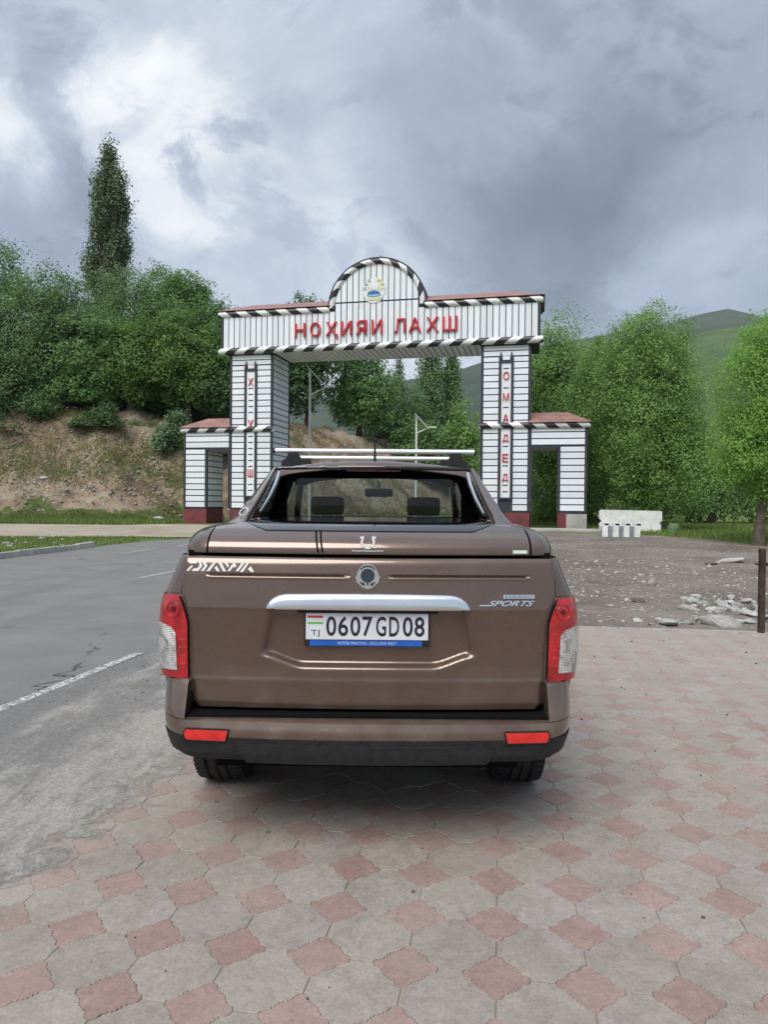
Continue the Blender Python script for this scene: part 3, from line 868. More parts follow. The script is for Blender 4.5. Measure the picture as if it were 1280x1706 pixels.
rope(beam, [(cx_a + rx_a + 0.05, -0.22, ZT - 0.03), (9.42, -0.22, ZT - 0.03)], 0.19, 1.22, 1.15)
# roof slopes left and right of the arch
for a, b_, r0, r1 in ((-9.5, cx_a - rx_a + .1, -7.9, cx_a - rx_a + .1), (cx_a + rx_a - .1, 9.5, cx_a + rx_a - .1, 7.9)):
    ya, yb = -0.42, PD + 0.5; ym = (ya + yb) / 2
    m = MB(); m.box(a + .12, b_ - .12, -0.2, PD + .25, ZT, ZT + 0.17, 1)
    z0 = ZT + 0.17
    m.add([(a, ya, z0), (b_, ya, z0), (b_, yb, z0), (a, yb, z0), (r0, ym, 13.35), (r1, ym, 13.35)], [(0, 1, 5, 4), (1, 2, 5), (2, 3, 4, 5), (3, 0, 4), (0, 3, 2, 1)])
    m.build('roof', [MAT['gate_roof'], GD], beam)
    # standing seams of the metal sheets
# arch
arch = empty('arch_pediment', parent=gate)
NA = 40
el = [(cx_a + rx_a * math.cos(PI * k / NA), zt_a + rz_a * math.sin(PI * k / NA)) for k in range(NA + 1)]
MB().prism_xz(el, -0.215, 0.9).build('arch_body', GD, arch)
def ez(x, sh=0.22):
    t = (x - cx_a) / (rx_a - sh); return zt_a + (rz_a - sh) * math.sqrt(max(0.0, 1 - t * t))
for k in range(nb):
    xa = -9.15 + k * wv + 0.028; xb = xa + wv - 0.056
    if xb < cx_a - rx_a + 0.34 or xa > cx_a + rx_a - 0.34: continue
    xa = max(xa, cx_a - rx_a + 0.3); xb = min(xb, cx_a + rx_a - 0.3)
    xm = (xa + xb) / 2
    zb_ = ZT + 0.36
    if min(ez(xa), ez(xb)) > zb_ + 0.05:
        MB().prism_xz([(xa, zb_), (xb, zb_), (xb, ez(xb)), (xm, ez(xm)), (xa, ez(xa))], -0.255, -0.215).build('board', GW, arch)
    piece('board', arch, xa, xb, -0.259, -0.222, ZT - 0.17, ZT + 0.27, GW)
rope(arch, [(cx_a + (rx_a - .08) * math.cos(PI * k / 60), -0.24, zt_a + (rz_a - .08) * math.sin(PI * k / 60)) for k in range(61)], 0.17, 1.05, 1.0)
m = MB(); o_ = [(cx_a + (rx_a + .14) * math.cos(PI * k / NA), zt_a + (rz_a + .14) * math.sin(PI * k / NA)) for k in range(NA + 1)]
i_ = [(cx_a + (rx_a + .04) * math.cos(PI * k / NA), zt_a + (rz_a + .04) * math.sin(PI * k / NA)) for k in range(NA + 1)]
for k in range(NA):
    m.prism_xz([o_[k], o_[k + 1], i_[k + 1], i_[k]], -0.34, 0.92)
m.build('arch_rim', GD, arch)
MB().tube([(cx_a + 0.1, 0.3, zt_a + rz_a + .1), (cx_a + 0.1, 0.3, zt_a + rz_a + 0.42)], 0.03, 6).build('finial_rod', MAT['steel_dark'], arch)
# lettering on the beam
letters = empty('lettering', parent=gate)
tops = [(-4.33, 'Н'), (-3.40, 'О'), (-2.42, 'Ҳ'), (-1.55, 'И'), (-0.66, 'Я'), (0.24, 'И'), (1.55, 'Л'), (2.42, 'А'), (3.40, 'Х'), (4.38, 'Ш')]
for x, ch in tops:
    w = 0.62 if ch not in 'ШХҲА' else (0.82 if ch == 'Ш' else 0.70)
    hh = 0.80; z = 11.25
    if ch == 'Ҳ': hh = 0.98; z = 11.16
    letter(letters, ch, x, z, w, hh, -0.262, 0.14)
# round emblem under the arch
em = empty('emblem', (0.03, -0.262, 13.36), parent=gate)
def disc(name, poly, y0, mat): MB().prism_xz(poly, y0, y0 + 0.03).build(name, MAT[mat], em)
circ = lambda cx, cz, rx, rz, a0=0, a1=360, n=32: [(cx + rx * math.cos(R(a0 + (a1 - a0) * k / n)), cz + rz * math.sin(R(a0 + (a1 - a0) * k / n))) for k in range(n + (0 if a1 - a0 == 360 else 1))]
disc('emblem_plate', [(-.70, -.02), (-.66, -.18), (-.36, -.66), (-.16, -.74), (.16, -.74), (.36, -.66), (.66, -.18), (.70, -.02), (.66, .30)] + circ(0, .05, .66, .60, 25, 155, 14) + [(-.66, .30)], -0.03, 'emblem_white')
disc('emblem_field', circ(0, .05, .40, .42), -0.05, 'emblem_sand')
disc('emblem_sky', circ(0, .24, .30, .24), -0.062, 'emblem_white')
disc('emblem_lake', circ(0, -.26, .36, .20, 0, 180, 16), -0.075, 'emblem_blue')
disc('emblem_shore', circ(0, -.28, .42, .10, 180, 360, 12), -0.07, 'emblem_cyan')
for a0, mt in ((20, 'emblem_yellow'), (50, 'emblem_yellow'), (-5, 'emblem_sand'), (110, 'emblem_grey'), (140, 'emblem_grey'), (168, 'emblem_grey')):
    o1 = circ(0, .05, .64, .62, a0, a0 + 17, 5); i1 = circ(0, .05, .46, .46, a0, a0 + 17, 5)
    disc('emblem_ear', o1 + i1[::-1], -0.06, mt)
disc('emblem_scroll', [(-.30, -.60), (.30, -.60), (.38, -.44), (-.38, -.44)], -0.055, 'emblem_sand')

# pavement slab at the gate's right foot
sl = MB().rbox(0, 4.6, 0, 1.6, -0.2, 0.07, 0.02).build('pavement_slab', MAT['concrete']); sl['kind'] = 'structure'
sl.location = (6.6, 36.2, 0.19); sl.rotation_euler = (0, 0, -R(12.3))

# ------------------------------------------------------------------ the pickup truck
def make_truck_materials():
    # metallic brown paint with clear coat, a film of dust low down
    m, N, b = base_mat('truck_paint')
    fl = N.voronoi(N.pos, 900.0, out='Color'); sc = N.new('ShaderNodeSeparateColor'); N.set(sc.inputs[0], fl)
    col = N.mix(sc.outputs[0], (0.102, 0.063, 0.045), (0.138, 0.088, 0.066))
    sp = N.new('ShaderNodeSeparateXYZ'); N.set(sp.inputs[0], N.pos)
    dn = N.noise(N.pos, 5.0, 7, 0.65)
    low = N.math('MULTIPLY', N.smooth(sp.outputs[2], 0.95, 0.45, 0.0, 0.30), N.smooth(dn, 0.25, 0.75))
    film = N.math('ADD', low, N.smooth(dn, 0.45, 0.8, 0.0, 0.06))
    col = N.mix(film, col, (0.33, 0.285, 0.235))
    N.set(b.inputs['Base Color'], col); b.inputs['Metallic'].default_value = 0.5
    N.set(b.inputs['Roughness'], N.math('ADD', N.math('MULTIPLY', film, 0.6), 0.27))
    b.inputs['Coat Weight'].default_value = 1.0; N.set(b.inputs['Coat Roughness'], N.math('ADD', film, 0.025))
    pm('black_plastic', (0.020, 0.020, 0.021), 0.55, spec=0.25, var=0.25, scale=30, bmp=0.15, bscale=400)
    pm('black_gloss', (0.008, 0.008, 0.009), 0.08, coat=0.5, var=0.2)
    pm('black_matt', (0.006, 0.006, 0.006), 0.9, var=0.2, spec=0.1)
    pm('seam', (0.006, 0.005, 0.005), 0.9, spec=0.1)
    pm('rubber', (0.018, 0.018, 0.019), 0.8, var=0.35, scale=20, bmp=0.2, bscale=90)
    pm('chrome', (0.80, 0.82, 0.84), 0.22, metal=1.0, var=0.03)
    pm('satin_silver', (0.62, 0.64, 0.66), 0.28, metal=0.9, var=0.05)
    pm('bar_silver', (0.70, 0.72, 0.72), 0.4, metal=0.5, var=0.05)
    pm('plate_white', (0.62, 0.64, 0.67), 0.35, var=0.05, scale=20)
    pm('plate_black', (0.012, 0.014, 0.02), 0.4)
    pm('plate_blue', (0.012, 0.10, 0.45), 0.35)
    pm('print_pale', (0.45, 0.55, 0.7), 0.5)
    pm('flag_red', (0.55, 0.03, 0.03), 0.4)
    pm('flag_green', (0.12, 0.45, 0.06), 0.4)
    pm('decal_white', (0.66, 0.64, 0.61), 0.45, var=0.06)
    pm('decal_green', (0.28, 0.45, 0.35), 0.5)
    pm('seat_fabric', (0.06, 0.055, 0.052), 0.85, var=0.2, bmp=0.2, bscale=200)
    pm('logo_dark', (0.025, 0.035, 0.05), 0.15, coat=0.5)
    pm('lamp_mirror', (0.75, 0.74, 0.73), 0.22, metal=0.85, var=0.1, scale=60)
    glass_mat('tint_glass', (0.80, 0.83, 0.83), 0.30)
    glass_mat('dark_glass', (0.16, 0.17, 0.17), 0.9)
    glass_mat('clear_glass', (0.74, 0.79, 0.79), 1.0)
    # lamp lenses: coloured plastic over a ribbed reflector
    for nm, c0, c1 in (('lens_red', (0.26, 0.003, 0.006), (0.46, 0.006, 0.012)), ('reflector_red', (0.60, 0.012, 0.010), (0.72, 0.02, 0.015))):
        m, N, b = base_mat(nm)
        n = N.noise(N.pos, 16, 3, 0.5, 0.6)
        N.set(b.inputs['Base Color'], N.mix(N.smooth(n, 0.35, 0.65), c0, c1)); b.inputs['Roughness'].default_value = 0.25
        b.inputs['Coat Weight'].default_value = 1.0; b.inputs['Coat Roughness'].default_value = 0.03
        bump(N, N.voronoi(N.pos, 160, 'F1'), 0.25, 0.003)
    pm('lens_dark', (0.05, 0.002, 0.003), 0.2, coat=1.0)
    m, N, b = base_mat('lens_clear')
    mp = N.new('ShaderNodeMapping'); mp.inputs['Rotation'].default_value = (0, 0, 0.3); N.set(mp.inputs[0], N.pos)
    w1 = N.new('ShaderNodeTexWave', bands_direction='Z'); w1.inputs['Scale'].default_value = 42; N.set(w1.inputs[0], N.pos)
    w2 = N.new('ShaderNodeTexWave', bands_direction='X'); w2.inputs['Scale'].default_value = 42; N.set(w2.inputs[0], N.pos)
    n = N.noise(N.pos, 22, 4, 0.6, 0.5)
    N.set(b.inputs['Base Color'], N.ramp(n, [(0.35, (0.26, 0.25, 0.24)), (0.5, (0.55, 0.54, 0.52)), (0.7, (0.75, 0.74, 0.72))]))
    b.inputs['Metallic'].default_value = 0.35; b.inputs['Roughness'].default_value = 0.2; b.inputs['Coat Weight'].default_value = 1.0
    bump(N, N.math('ADD', w1.outputs[1], w2.outputs[1]), 0.5, 0.004)
make_truck_materials()
PAINT = MAT['truck_paint']
truck = empty('pickup_truck', (-0.064, 3.0, 0.0))
tag(truck, 'brown pickup truck with canopy seen from behind, parked on the paving', 'truck')

def plan_half(w, r, f, cx=0.13, cy=0.13, bow=0.045, fx=0.45, fy=0.6, ex=2.3):
    """right half of a plan outline, rear centre -> front centre"""
    pts = []
    xr = w - cx
    for x in np.linspace(0, xr, 9): pts.append((x, r + bow * (x / w) ** 2))
    yb = r + bow * (xr / w) ** 2
    for ph in np.linspace(0, PI / 2, 12)[1:]:
        pts.append((xr + cx * math.sin(ph) ** (2 / ex), yb + cy * (1 - math.cos(ph) ** (2 / ex))))
    y1 = f - fy
    for y in np.linspace(yb + cy, y1, 22)[1:]: pts.append((w, y))
    for ph in np.linspace(0, PI / 2, 12)[1:]:
        pts.append((w - fx + fx * math.cos(ph) ** (2 / 2.6), y1 + fy * math.sin(ph) ** (2 / 2.6) * 0.92))
    for x in np.linspace(w - fx, 0, 6)[1:]: pts.append((x, f - 0.08 * fy * (x / (w - fx)) ** 2))
    return pts
def ring(z, **k):
    h = plan_half(**k); L = [(-x, y) for x, y in h[-2:0:-1]]
    return [(x, y, z) for x, y in h + L]
def itp(z, tab): return float(np.interp(z, [t[0] for t in tab], [t[1] for t in tab]))

BW = [(0.42, .84), (.50, .875), (.6, .900), (.72, .915), (.85, .924), (.97, .925), (1.03, .920), (1.09, .908), (1.14, .890), (1.20, .868), (1.262, .846)]
BR = [(0.42, .10), (.60, .06), (.72, .035), (.9, .026), (1.05, .026), (1.10, .034), (1.20, .062), (1.262, .082)]
BF = [(0.42, 4.78), (.6, 4.84), (.85, 4.83), (1.0, 4.70), (1.08, 4.45), (1.14, 4.15), (1.2, 3.8), (1.262, 3.45)]
def body_kw(z): return dict(w=itp(z, BW), r=itp(z, BR) + .086, f=itp(z, BF), bow=-.07)
def eval_bool(o, cutters):
    for c in cutters:
        md = o.modifiers.new('b', 'BOOLEAN'); md.operation = 'DIFFERENCE'; md.object = c; md.solver = 'EXACT'
    dg = bpy.context.evaluated_depsgraph_get(); me = bpy.data.meshes.new_from_object(o.evaluated_get(dg))
    old = o.data; o.modifiers.clear(); o.data = me
    for c in cutters: bpy.data.objects.remove(c)
    me.shade_smooth(); me.set_sharp_from_angle(angle=R(32))

AX_R, AX_F, WR = 0.88, 3.98, 0.375
m = MB(); zs = np.concatenate([np.linspace(.42, 1.0, 14), np.linspace(1.03, 1.262, 10)])
m.loft([ring(z, **body_kw(z)) for z in zs])
body = m.build('body', PAINT, truck, smooth=32)
cut = []
for ya in (AX_R, AX_F):
    for s_ in (-1, 1):
        c = MB(); c.lathe([(0.47, s_ * 0.60), (0.47, s_ * 1.2)], ya, WR - 0.01, 40, 'x')
        cut.append(c.build('cutter', MAT['black_matt']))
eval_bool(body, cut)
for ya in (AX_R, AX_F):
    for s_ in (-1, 1):
        # dark arch liner
        c = MB(); rows = []
        for k in range(17):
            a = PI * (-0.05 + 1.1 * k / 16); rows.append([(s_ * 0.62, ya + .468 * math.cos(a), WR - .01 + .468 * math.sin(a)), (s_ * .90, ya + .468 * math.cos(a), WR - .01 + .468 * math.sin(a))])
        c.grid(rows); c.build('arch_liner', MAT['black_matt'], body)
        # black flare lip
        c = MB(); c.tube([(s_ * (itp(WR + .485 * math.sin(a), BW) if WR + .485 * math.sin(a) > .42 else .85) , ya + .485 * math.cos(a), WR - .01 + .485 * math.sin(a)) for a in np.linspace(0.12, PI - 0.12, 17)], 0.014, 6)
        c.build('arch_lip', PAINT, body, smooth=60)
# underbody
m = MB(); m.box(-.66, .66, .10, 4.6, .34, .43); m.box(-.50, -.40, .35, 4.5, .30, .34); m.box(.40, .50, .35, 4.5, .30, .34)
m.tube([(-.60, AX_R, WR), (.60, AX_R, WR)], 0.06, 10); m.lathe([(.0, -.13), (.12, -.13), (.15, -.05), (.15, .05), (.12, .13), (0, .13)], AX_R, WR - .02, 14, 'x')
m.lathe([(0.0, .20), (.28, .20), (.33, .24), (.33, .36), (.28, .40), (0.0, .40)], 0.0, .62 if False else 2.0, 20, 'z')
m.build('underbody', MAT['black_matt'], truck, smooth=40)
MB().tube([(.52, 1.6, .33), (.53, .9, .40), (.54, .5, .42)], 0.032, 10).build('exhaust_pipe', MAT['steel_dark'], truck, smooth=60)
# wheels
def make_wheel(x, y):
    s_ = 1 if x > 0 else -1
    wheel = empty('wheel', (x, y, WR), 0 if s_ > 0 else PI, truck)
    m = MB()
    prof = [(0.215, -.115), (.30, -.128), (.345, -.122), (.366, -.10), (.372, -.06), (.365, -.055), (.365, -.045), (.375, -.04), (.375, -.008), (.366, -.004), (.366, .004), (.375, .008), (.375, .04), (.365, .045), (.365, .055), (.372, .06), (.366, .10), (.345, .122), (.30, .128), (.215, .115)]
    m.lathe(prof, 0, 0, 48, 'x')
    # shoulder tread blocks
    for k in range(60):
        a = 2 * PI * k / 60
        for sx in (-1, 1):
            c_, s2 = math.cos(a), math.sin(a)
            vs = []
            for dx in (0.062 * sx, 0.118 * sx):
                for da in (-.032, .032):
                    for r_ in (.355, .3775 if abs(dx) < .1 else .366):
                        vs.append((dx, r_ * math.cos(a + da), r_ * math.sin(a + da)))
            m.add(vs, [(0, 1, 3, 2), (4, 6, 7, 5), (0, 4, 5, 1), (2, 3, 7, 6), (1, 5, 7, 3), (0, 2, 6, 4)])
    m.build('tyre', MAT['rubber'], wheel, smooth=35)
    m = MB(); m.lathe([(0.222, -.11), (.222, .108), (.212, .118), (.205, .105), (.2, .06), (.19, -.10)], 0, 0, 40, 'x')
    for k in range(6):
        a = 2 * PI * k / 6; ca, sa = math.cos(a), math.sin(a)
        m.tube([(.085, .04 * ca, .04 * sa), (.09, .12 * ca, .12 * sa), (.085, .205 * ca, .205 * sa)], [.034, .028, .032], 8)
    m.lathe([(0.0, .105), (.045, .105), (.062, .09), (.062, .05), (0.0, .05)], 0, 0, 20, 'x')
    m.build('rim', MAT['satin_silver'], wheel, smooth=40)
    MB().lathe([(0.0, .02), (.15, .02), (.15, .03), (0, .03)], 0, 0, 24, 'x').build('brake_disc', MAT['steel_dark'], wheel, smooth=40)
for ya in (AX_R, AX_F):
    for s_ in (-1, 1): make_wheel(s_ * 0.772, ya)

# ---- tailgate
TG_Z0, TG_Z1 = 0.615, 1.262
PROF = [(.60, .034), (.615, .026), (.64, .020), (.70, .014), (.728, .010), (.738, .0085), (.748, .0120), (.80, .0135), (.95, .008), (1.035, .002), (1.047, .000), (1.056, .002), (1.10, .008), (1.185, .022), (1.235, .034), (1.252, .041), (1.262, .052)]
def sst(a, b, x):
    t = min(1.0, max(0.0, (x - a) / (b - a))); return t * t * (3 - 2 * t)
def tg_y(x, z):
    a = abs(x)
    y = 0.045 * (x / 0.925) ** 2 + itp(z, PROF)
    xe = np.interp(z, [.80, .847, 1.047], [.470, .462, .418])
    zb = .796 + .050 * sst(.27, .46, a)
    mask = sst(-.006, .034, xe - a) * sst(-.010, .024, z - zb) * (1.0 if z < 1.048 else 0.0)
    y += 0.030 * mask
    # rolled lip under the recess
    y -= 0.0012 * math.exp(-((z - zb + .020) / .018) ** 2) * sst(.50, .44, a)
    if .075 < a < .70:
        e = sst(.075, .11, a) * sst(.70, .68, a)
        y += 0.009 * e * math.exp(-((z - 1.1865) / .0045) ** 2)
        y -= 0.0018 * e * math.exp(-((z - 1.176) / .007) ** 2)
    return y
def tg_w(z): return np.interp(z, [.615, .64, .98, 1.04, 1.085, 1.10, 1.262], [.735, .752, .766, .782, .803, .806, .806])
zr = np.unique(np.round(np.concatenate([np.arange(TG_Z0, TG_Z1, .0085), np.arange(1.165, 1.205, .0022), np.arange(.78, .86, .005), [1.0455, 1.0485], [TG_Z1]]), 4))
rows = []
for z in zr:
    w = tg_w(z); us = np.linspace(-1, 1, 151)
    rows.append([(u * w, tg_y(u * w, z) + (0.010 * max(0, (abs(u) - .985) / .015) ** 2), z) for u in us])
m = MB(); m.grid(rows)
# folded edges
bd = [rows[0][j] for j in range(151)] + [r_[-1] for r_ in rows[1:]] + [rows[-1][j] for j in range(149, -1, -1)] + [r_[0] for r_ in rows[-2:0:-1]]
m.grid([bd, [(x, y + 0.035, z) for x, y, z in bd]], 0, True)
tailgate = m.build('tailgate', PAINT, truck, smooth=50)
# dark void behind the panel gaps, and the step under the tailgate
m = MB(); m.box(-.78, .78, .09, .105, .58, 1.255); m.box(-.775, .775, -.02, .10, .555, .600)
m.build('panel_gap', MAT['seam'], truck)

# ---- corner pieces, lamps: patches wrapped round the rear corner
def half_path(z, off=0.0):
    h = np.array(plan_half(**body_kw(z)))
    if off:
        t = np.gradient(h, axis=0); t /= np.linalg.norm(t, axis=1)[:, None]; h = h + np.stack([t[:, 1], -t[:, 0]], 1) * off
    s = np.concatenate([[0], np.cumsum(np.linalg.norm(np.diff(h, axis=0), axis=1))]); return h, s
def wrap_pt(z, sv, off):
    h, s = half_path(z, off); return (float(np.interp(sv, s, h[:, 0])), float(np.interp(sv, s, h[:, 1])), z)
def s_at_x(z, x):
    h, s = half_path(z); k = int(np.argmax(h[:, 0])); return float(np.interp(x, h[:k, 0], s[:k]))
def s_at_y(z, y):
    h, s = half_path(z); k = int(np.argmax(h[:, 0] > .8)); return float(np.interp(y, h[k:40, 1], s[k:40]))
def wrap_patch(name, zlist, lo, hi, off, th, mat, parent, sgn, nu=18, smooth=40):
    m = MB(); outer = []; inner = []
    for z in zlist:
        a, b = lo(z), hi(z)
        outer.append([wrap_pt(z, a + (b - a) * k / nu, off) for k in range(nu + 1)]); inner.append([wrap_pt(z, a + (b - a) * k / nu, off - th) for k in range(nu + 1)])
    fl = lambda g: [[(x * sgn, y, z) for x, y, z in row] for row in g]
    outer, inner = fl(outer), fl(inner)
    m.grid(outer)
    bd = lambda g: g[0] + [r_[-1] for r_ in g[1:]] + g[-1][-2::-1] + [r_[0] for r_ in g[-2:0:-1]]
    m.grid([bd(outer), bd(inner)], 0, True)
    return m.build(name, mat, parent, smooth=smooth)
lamp_in = lambda z: np.interp(z, [.735, .98, 1.04, 1.093], [.777, .780, .796, .820])
for s_ in (-1, 1):
    lamp = wrap_patch('tail_lamp', np.linspace(.737, 1.093, 26), lambda z: s_at_x(z, lamp_in(z)), lambda z: s_at_y(z, .30 - .10 * abs(z - .92) / .18), .014, .03, MAT['lens_red'], truck, s_)
    # clear reversing and indicator field, set a little proud
    cin = lambda z: np.interp(z, [.768, .93, .955, .972], [.826, .832, .85, .90])
    wrap_patch('clear_lens', np.linspace(.770, .970, 16), lambda z: s_at_x(z, min(cin(z), itp(z, BW) - .012)), lambda z: s_at_y(z, .25), .0175, .01, MAT['lens_clear'], lamp, s_)
    # round reflector bowl seen through the red lens
    bx, by, bz = wrap_pt(1.035, s_at_x(1.035, .845), .016)
    tx, ty = wrap_pt(1.035, s_at_x(1.035, .875), .016)[0] - bx, wrap_pt(1.035, s_at_x(1.035, .875), .016)[1] - by; tl = math.hypot(tx, ty); tx, ty = tx / tl, ty / tl
    m = MB(); m.tube([(s_ * (bx + tx * .034 * math.cos(a)), by + ty * .034 * math.cos(a) - .001, bz + .034 * math.sin(a)) for a in np.linspace(0, 2 * PI, 25)], .0016, 6); m.build('bowl_ring', MAT['lens_red'], lamp, smooth=60)
    m = MB(); m.add([(s_ * (bx + tx * .012 * math.cos(a)), by + ty * .012 * math.cos(a) - .003, bz + .012 * math.sin(a)) for a in np.linspace(0, 2 * PI, 17)[:-1]], [tuple(range(16))]); m.build('bulb_bowl', MAT['lens_dark'], lamp)
    for q, zq in enumerate((.80, .835, .87, .905, .94)):
        m = MB(); m.tube([(s_ * p_[0], p_[1], p_[2]) for p_ in (wrap_pt(zq, s_at_x(zq, xq), .0145) for xq in (.790, .803, .816))], .0016, 5); m.build('lens_rib', MAT['reflector_red'], lamp)
    m = MB(); m.tube([(s_ * wrap_pt(z, s_at_x(z, lamp_in(z)) , .012)[0], wrap_pt(z, s_at_x(z, lamp_in(z)), .012)[1], z) for z in np.linspace(.74, 1.09, 18)], .0035, 6)
    m.build('lamp_gasket', MAT['seam'], lamp)
    # painted quarter above the lamp
    wrap_patch('corner_panel', np.linspace(1.102, 1.262, 10), lambda z: s_at_x(z, .815), lambda z: s_at_y(z, .60), .006, .02, PAINT, truck, s_)

# ---- rear bumper
UW = [(.42, .852), (.45, .874), (.50, .890), (.55, .899), (.62, .908), (.73, .915)]
UR = [(.42, -.088), (.45, -.096), (.50, -.10), (.55, -.105), (.60, -.09), (.73, -.03)]
def bump_half(z, off=0):
    h = np.array(plan_half(w=itp(z, UW) + off, r=itp(z, UR) - off, f=4.7, cx=.20, cy=.26, bow=.06, ex=2.2))
    return h[:31]
def bump_ring(z, xmin=None, off=0, ymax=.46):
    h = bump_half(z, off); h = h[h[:, 1] < ymax]
    h = np.vstack([h, [h[-1, 0], ymax]])
    s = np.concatenate([[0], np.cumsum(np.linalg.norm(np.diff(h, axis=0), axis=1))])
    a = 0 if xmin is None else float(np.interp(xmin, h[:12, 0], s[:12]))
    sv = np.linspace(a, s[-1], 46)
    return [(float(np.interp(q, s, h[:, 0])), float(np.interp(q, s, h[:, 1])), z) for q in sv]
def sym(rows): return [[(-x, y, z) for x, y, z in r_[:0:-1]] + r_ for r_ in rows]
bumper = empty('rear_bumper', parent=truck)
# painted upper shell: full-width bar
g = sym([bump_ring(z) for z in np.linspace(.520, .586, 7)])
top = [[(x * .995, y + .018, z + .004) for x, y, z in g[-1]], [(x * .97, max(y + .10, .06), z + .001) for x, y, z in g[-1]]]
m = MB(); m.grid(g + top); m.build('bumper_shell', PAINT, bumper, smooth=50)
for s_ in (-1, 1):
    # horns rising to the lamps
    rows = [[(s_ * x, y, z) for x, y, z in bump_ring(z, xmin=.765 + .006 * (z - .58))] for z in np.linspace(.5895, .731, 12)]
    rows.append([(x - s_ * .004, y + .010, .736) for x, y, z in rows[-1]]); rows.append([(x - s_ * .02, y + .05, .736) for x, y, z in rows[-2]])
    m = MB(); m.grid(rows)
    m.grid([[r_[0] for r_ in rows[:12]], [(r_[0][0] + s_ * .006, r_[0][1] + .13, r_[0][2]) for r_ in rows[:12]]])
    m.build('bumper_horn', PAINT, bumper, smooth=45)
# black lower apron
rows = sym([bump_ring(z, off=(-.008 if z < .44 else 0) + .003) for z in np.linspace(.425, .521, 10)])
rows.insert(0, [(x * .96, y + .05, .412) for x, y, z in rows[0]])
m = MB(); m.grid(rows); m.build('bumper_apron', MAT['black_plastic'], bumper, smooth=50)
# recessed centre panel of the apron and sensor dots
m = MB(); pr = []
for z in np.linspace(.418, .497, 6):
    h = bump_half(z, .008); pr.append([(x, float(np.interp(abs(x), h[:, 0][:14], h[:, 1][:14])), z) for x in np.linspace(-.50 - (z - .418) * .5, .50 + (z - .418) * .5, 41)])
pr.append([(x, y + .012, .501) for x, y, z in pr[-1]])
m.grid(pr); m.build('apron_panel', MAT['black_plastic'], bumper, smooth=40)
for x in (-.57, -.20, .20, .57):
    h = bump_half(.512, .003); y = float(np.interp(abs(x), h[:14, 0], h[:14, 1]))
    MB().lathe([(0, y - .004), (.007, y - .003), (.009, y + .004)], x, .512, 12, 'y').build('parking_sensor', MAT['black_plastic'], bumper, smooth=40)
for s_ in (-1, 1):
    m = MB(); out = []; inn = []
    zl = np.linspace(.507, .556, 5)
    for z in zl:
        t = (z - .507) / .049
        x0_, x1_ = .572 + .012 * (1 - t), .752 + .012 * math.sin(t * PI) - .02 * (1 - t) * 0
        h = bump_half(z, .007)
        out.append([(s_ * x, float(np.interp(x, h[:18, 0], h[:18, 1])), z) for x in np.linspace(x0_, x1_, 14)])
    inn = [[(x, y + .02, z) for x, y, z in r_] for r_ in out]
    bd = lambda g: g[0] + [r_[-1] for r_ in g[1:]] + g[-1][-2::-1] + [r_[0] for r_ in g[-2:0:-1]]
    m.grid(out); m.grid([bd(out), bd(inn)], 0, True)
    rf = m.build('bumper_reflector', MAT['reflector_red'], bumper, smooth=40)
    m = MB(); m.tube([(x, y + .002, z) for x, y, z in bd(out)] + [(out[0][0][0], out[0][0][1] + .002, out[0][0][2])], .004, 5); m.build('reflector_rim', MAT['black_plastic'], rf)

# ---- chrome garnish, logo, plate
def gar_top(x):
    a = abs(x); return 1.050 + .063 * (1 - (a / .435) ** 2 * .10) * math.sqrt(max(0, 1 - max(0, (a - .335) / .100) ** 2.2))
rows = []
for v in np.linspace(0, 1, 11):
    row = []
    for x in np.linspace(-.4345, .4345, 81):
        zb = 1.046; zt = max(gar_top(x), zb + .002); z = zb + (zt - zb) * v
        row.append((x, tg_y(x, 1.06) - .008 - .020 * math.sqrt(max(0, 1 - max(0, (v - .12) / .88) ** 2)) * (1 if v > .1 else .7 + 3 * v) * min(1, (zt - zb) / .03), z))
    rows.append(row)
m = MB(); m.grid(rows); m.grid([rows[-1], [(x, y + .05, z) for x, y, z in rows[-1]]]); m.grid([rows[0], [(x, y + .05, z) for x, y, z in rows[0]]])
m.build('chrome_garnish', MAT['chrome'], tailgate, smooth=50)
MB().rbox(-.30, .30, .012, .045, 1.028, 1.044, .004).build('lamp_housing', MAT['black_plastic'], tailgate)
logo = empty('logo', (-.003, tg_y(0, 1.185) - .006, 1.187), parent=tailgate)
def lg(name, poly, y, d, mat, sm=None): return MB().prism_xz(poly, y - d, y).build(name, MAT[mat], logo)
lg('logo_backing', [(-.0525, -.004), (-.046, -.026), (-.022, -.048), (0, -.055), (.022, -.048), (.046, -.026), (.0525, -.004)] + circ(0, 0, .046, .052, 10, 170, 16), .004, .008, 'chrome')
lg('logo_field', circ(0, .003, .0300, .0300), -.004, .0025, 'logo_dark')
lg('logo_crescent', circ(0, .002, .0415, .0450, 38, 142, 14) + circ(0, .002, .0365, .0375, 142, 38, 14), -.004, .0020, 'logo_dark')
lg('logo_neck', [(-.0032, -.040), (.0032, -.040), (.004, -.024), (-.004, -.024)], -.004, .0022, 'logo_dark')
for s_ in (-1, 1):
    pw = [(s_ * .0345, -.0225), (s_ * .0140, -.0285), (s_ * .0105, -.0395), (s_ * .0220, -.0405)]
    lg('logo_wedge', pw if area(pw) > 0 else pw[::-1], -.004, .0020, 'logo_dark')
plate = empty('number_plate', (-.004, tg_y(0, .95) - .012, .962), parent=tailgate)
MB().rbox(-.270, .270, -.006, .014, -.077, .077, .006).build('plate_frame', MAT['black_plastic'], plate)
MB().rbox(-.262, .262, -.0105, -.004, -.0475, .068, .003).build('plate_sheet', MAT['plate_white'], plate)
MB().box(-.245, .235, -.0085, -.004, -.0735, -.0505).build('plate_strip', MAT['plate_blue'], plate)
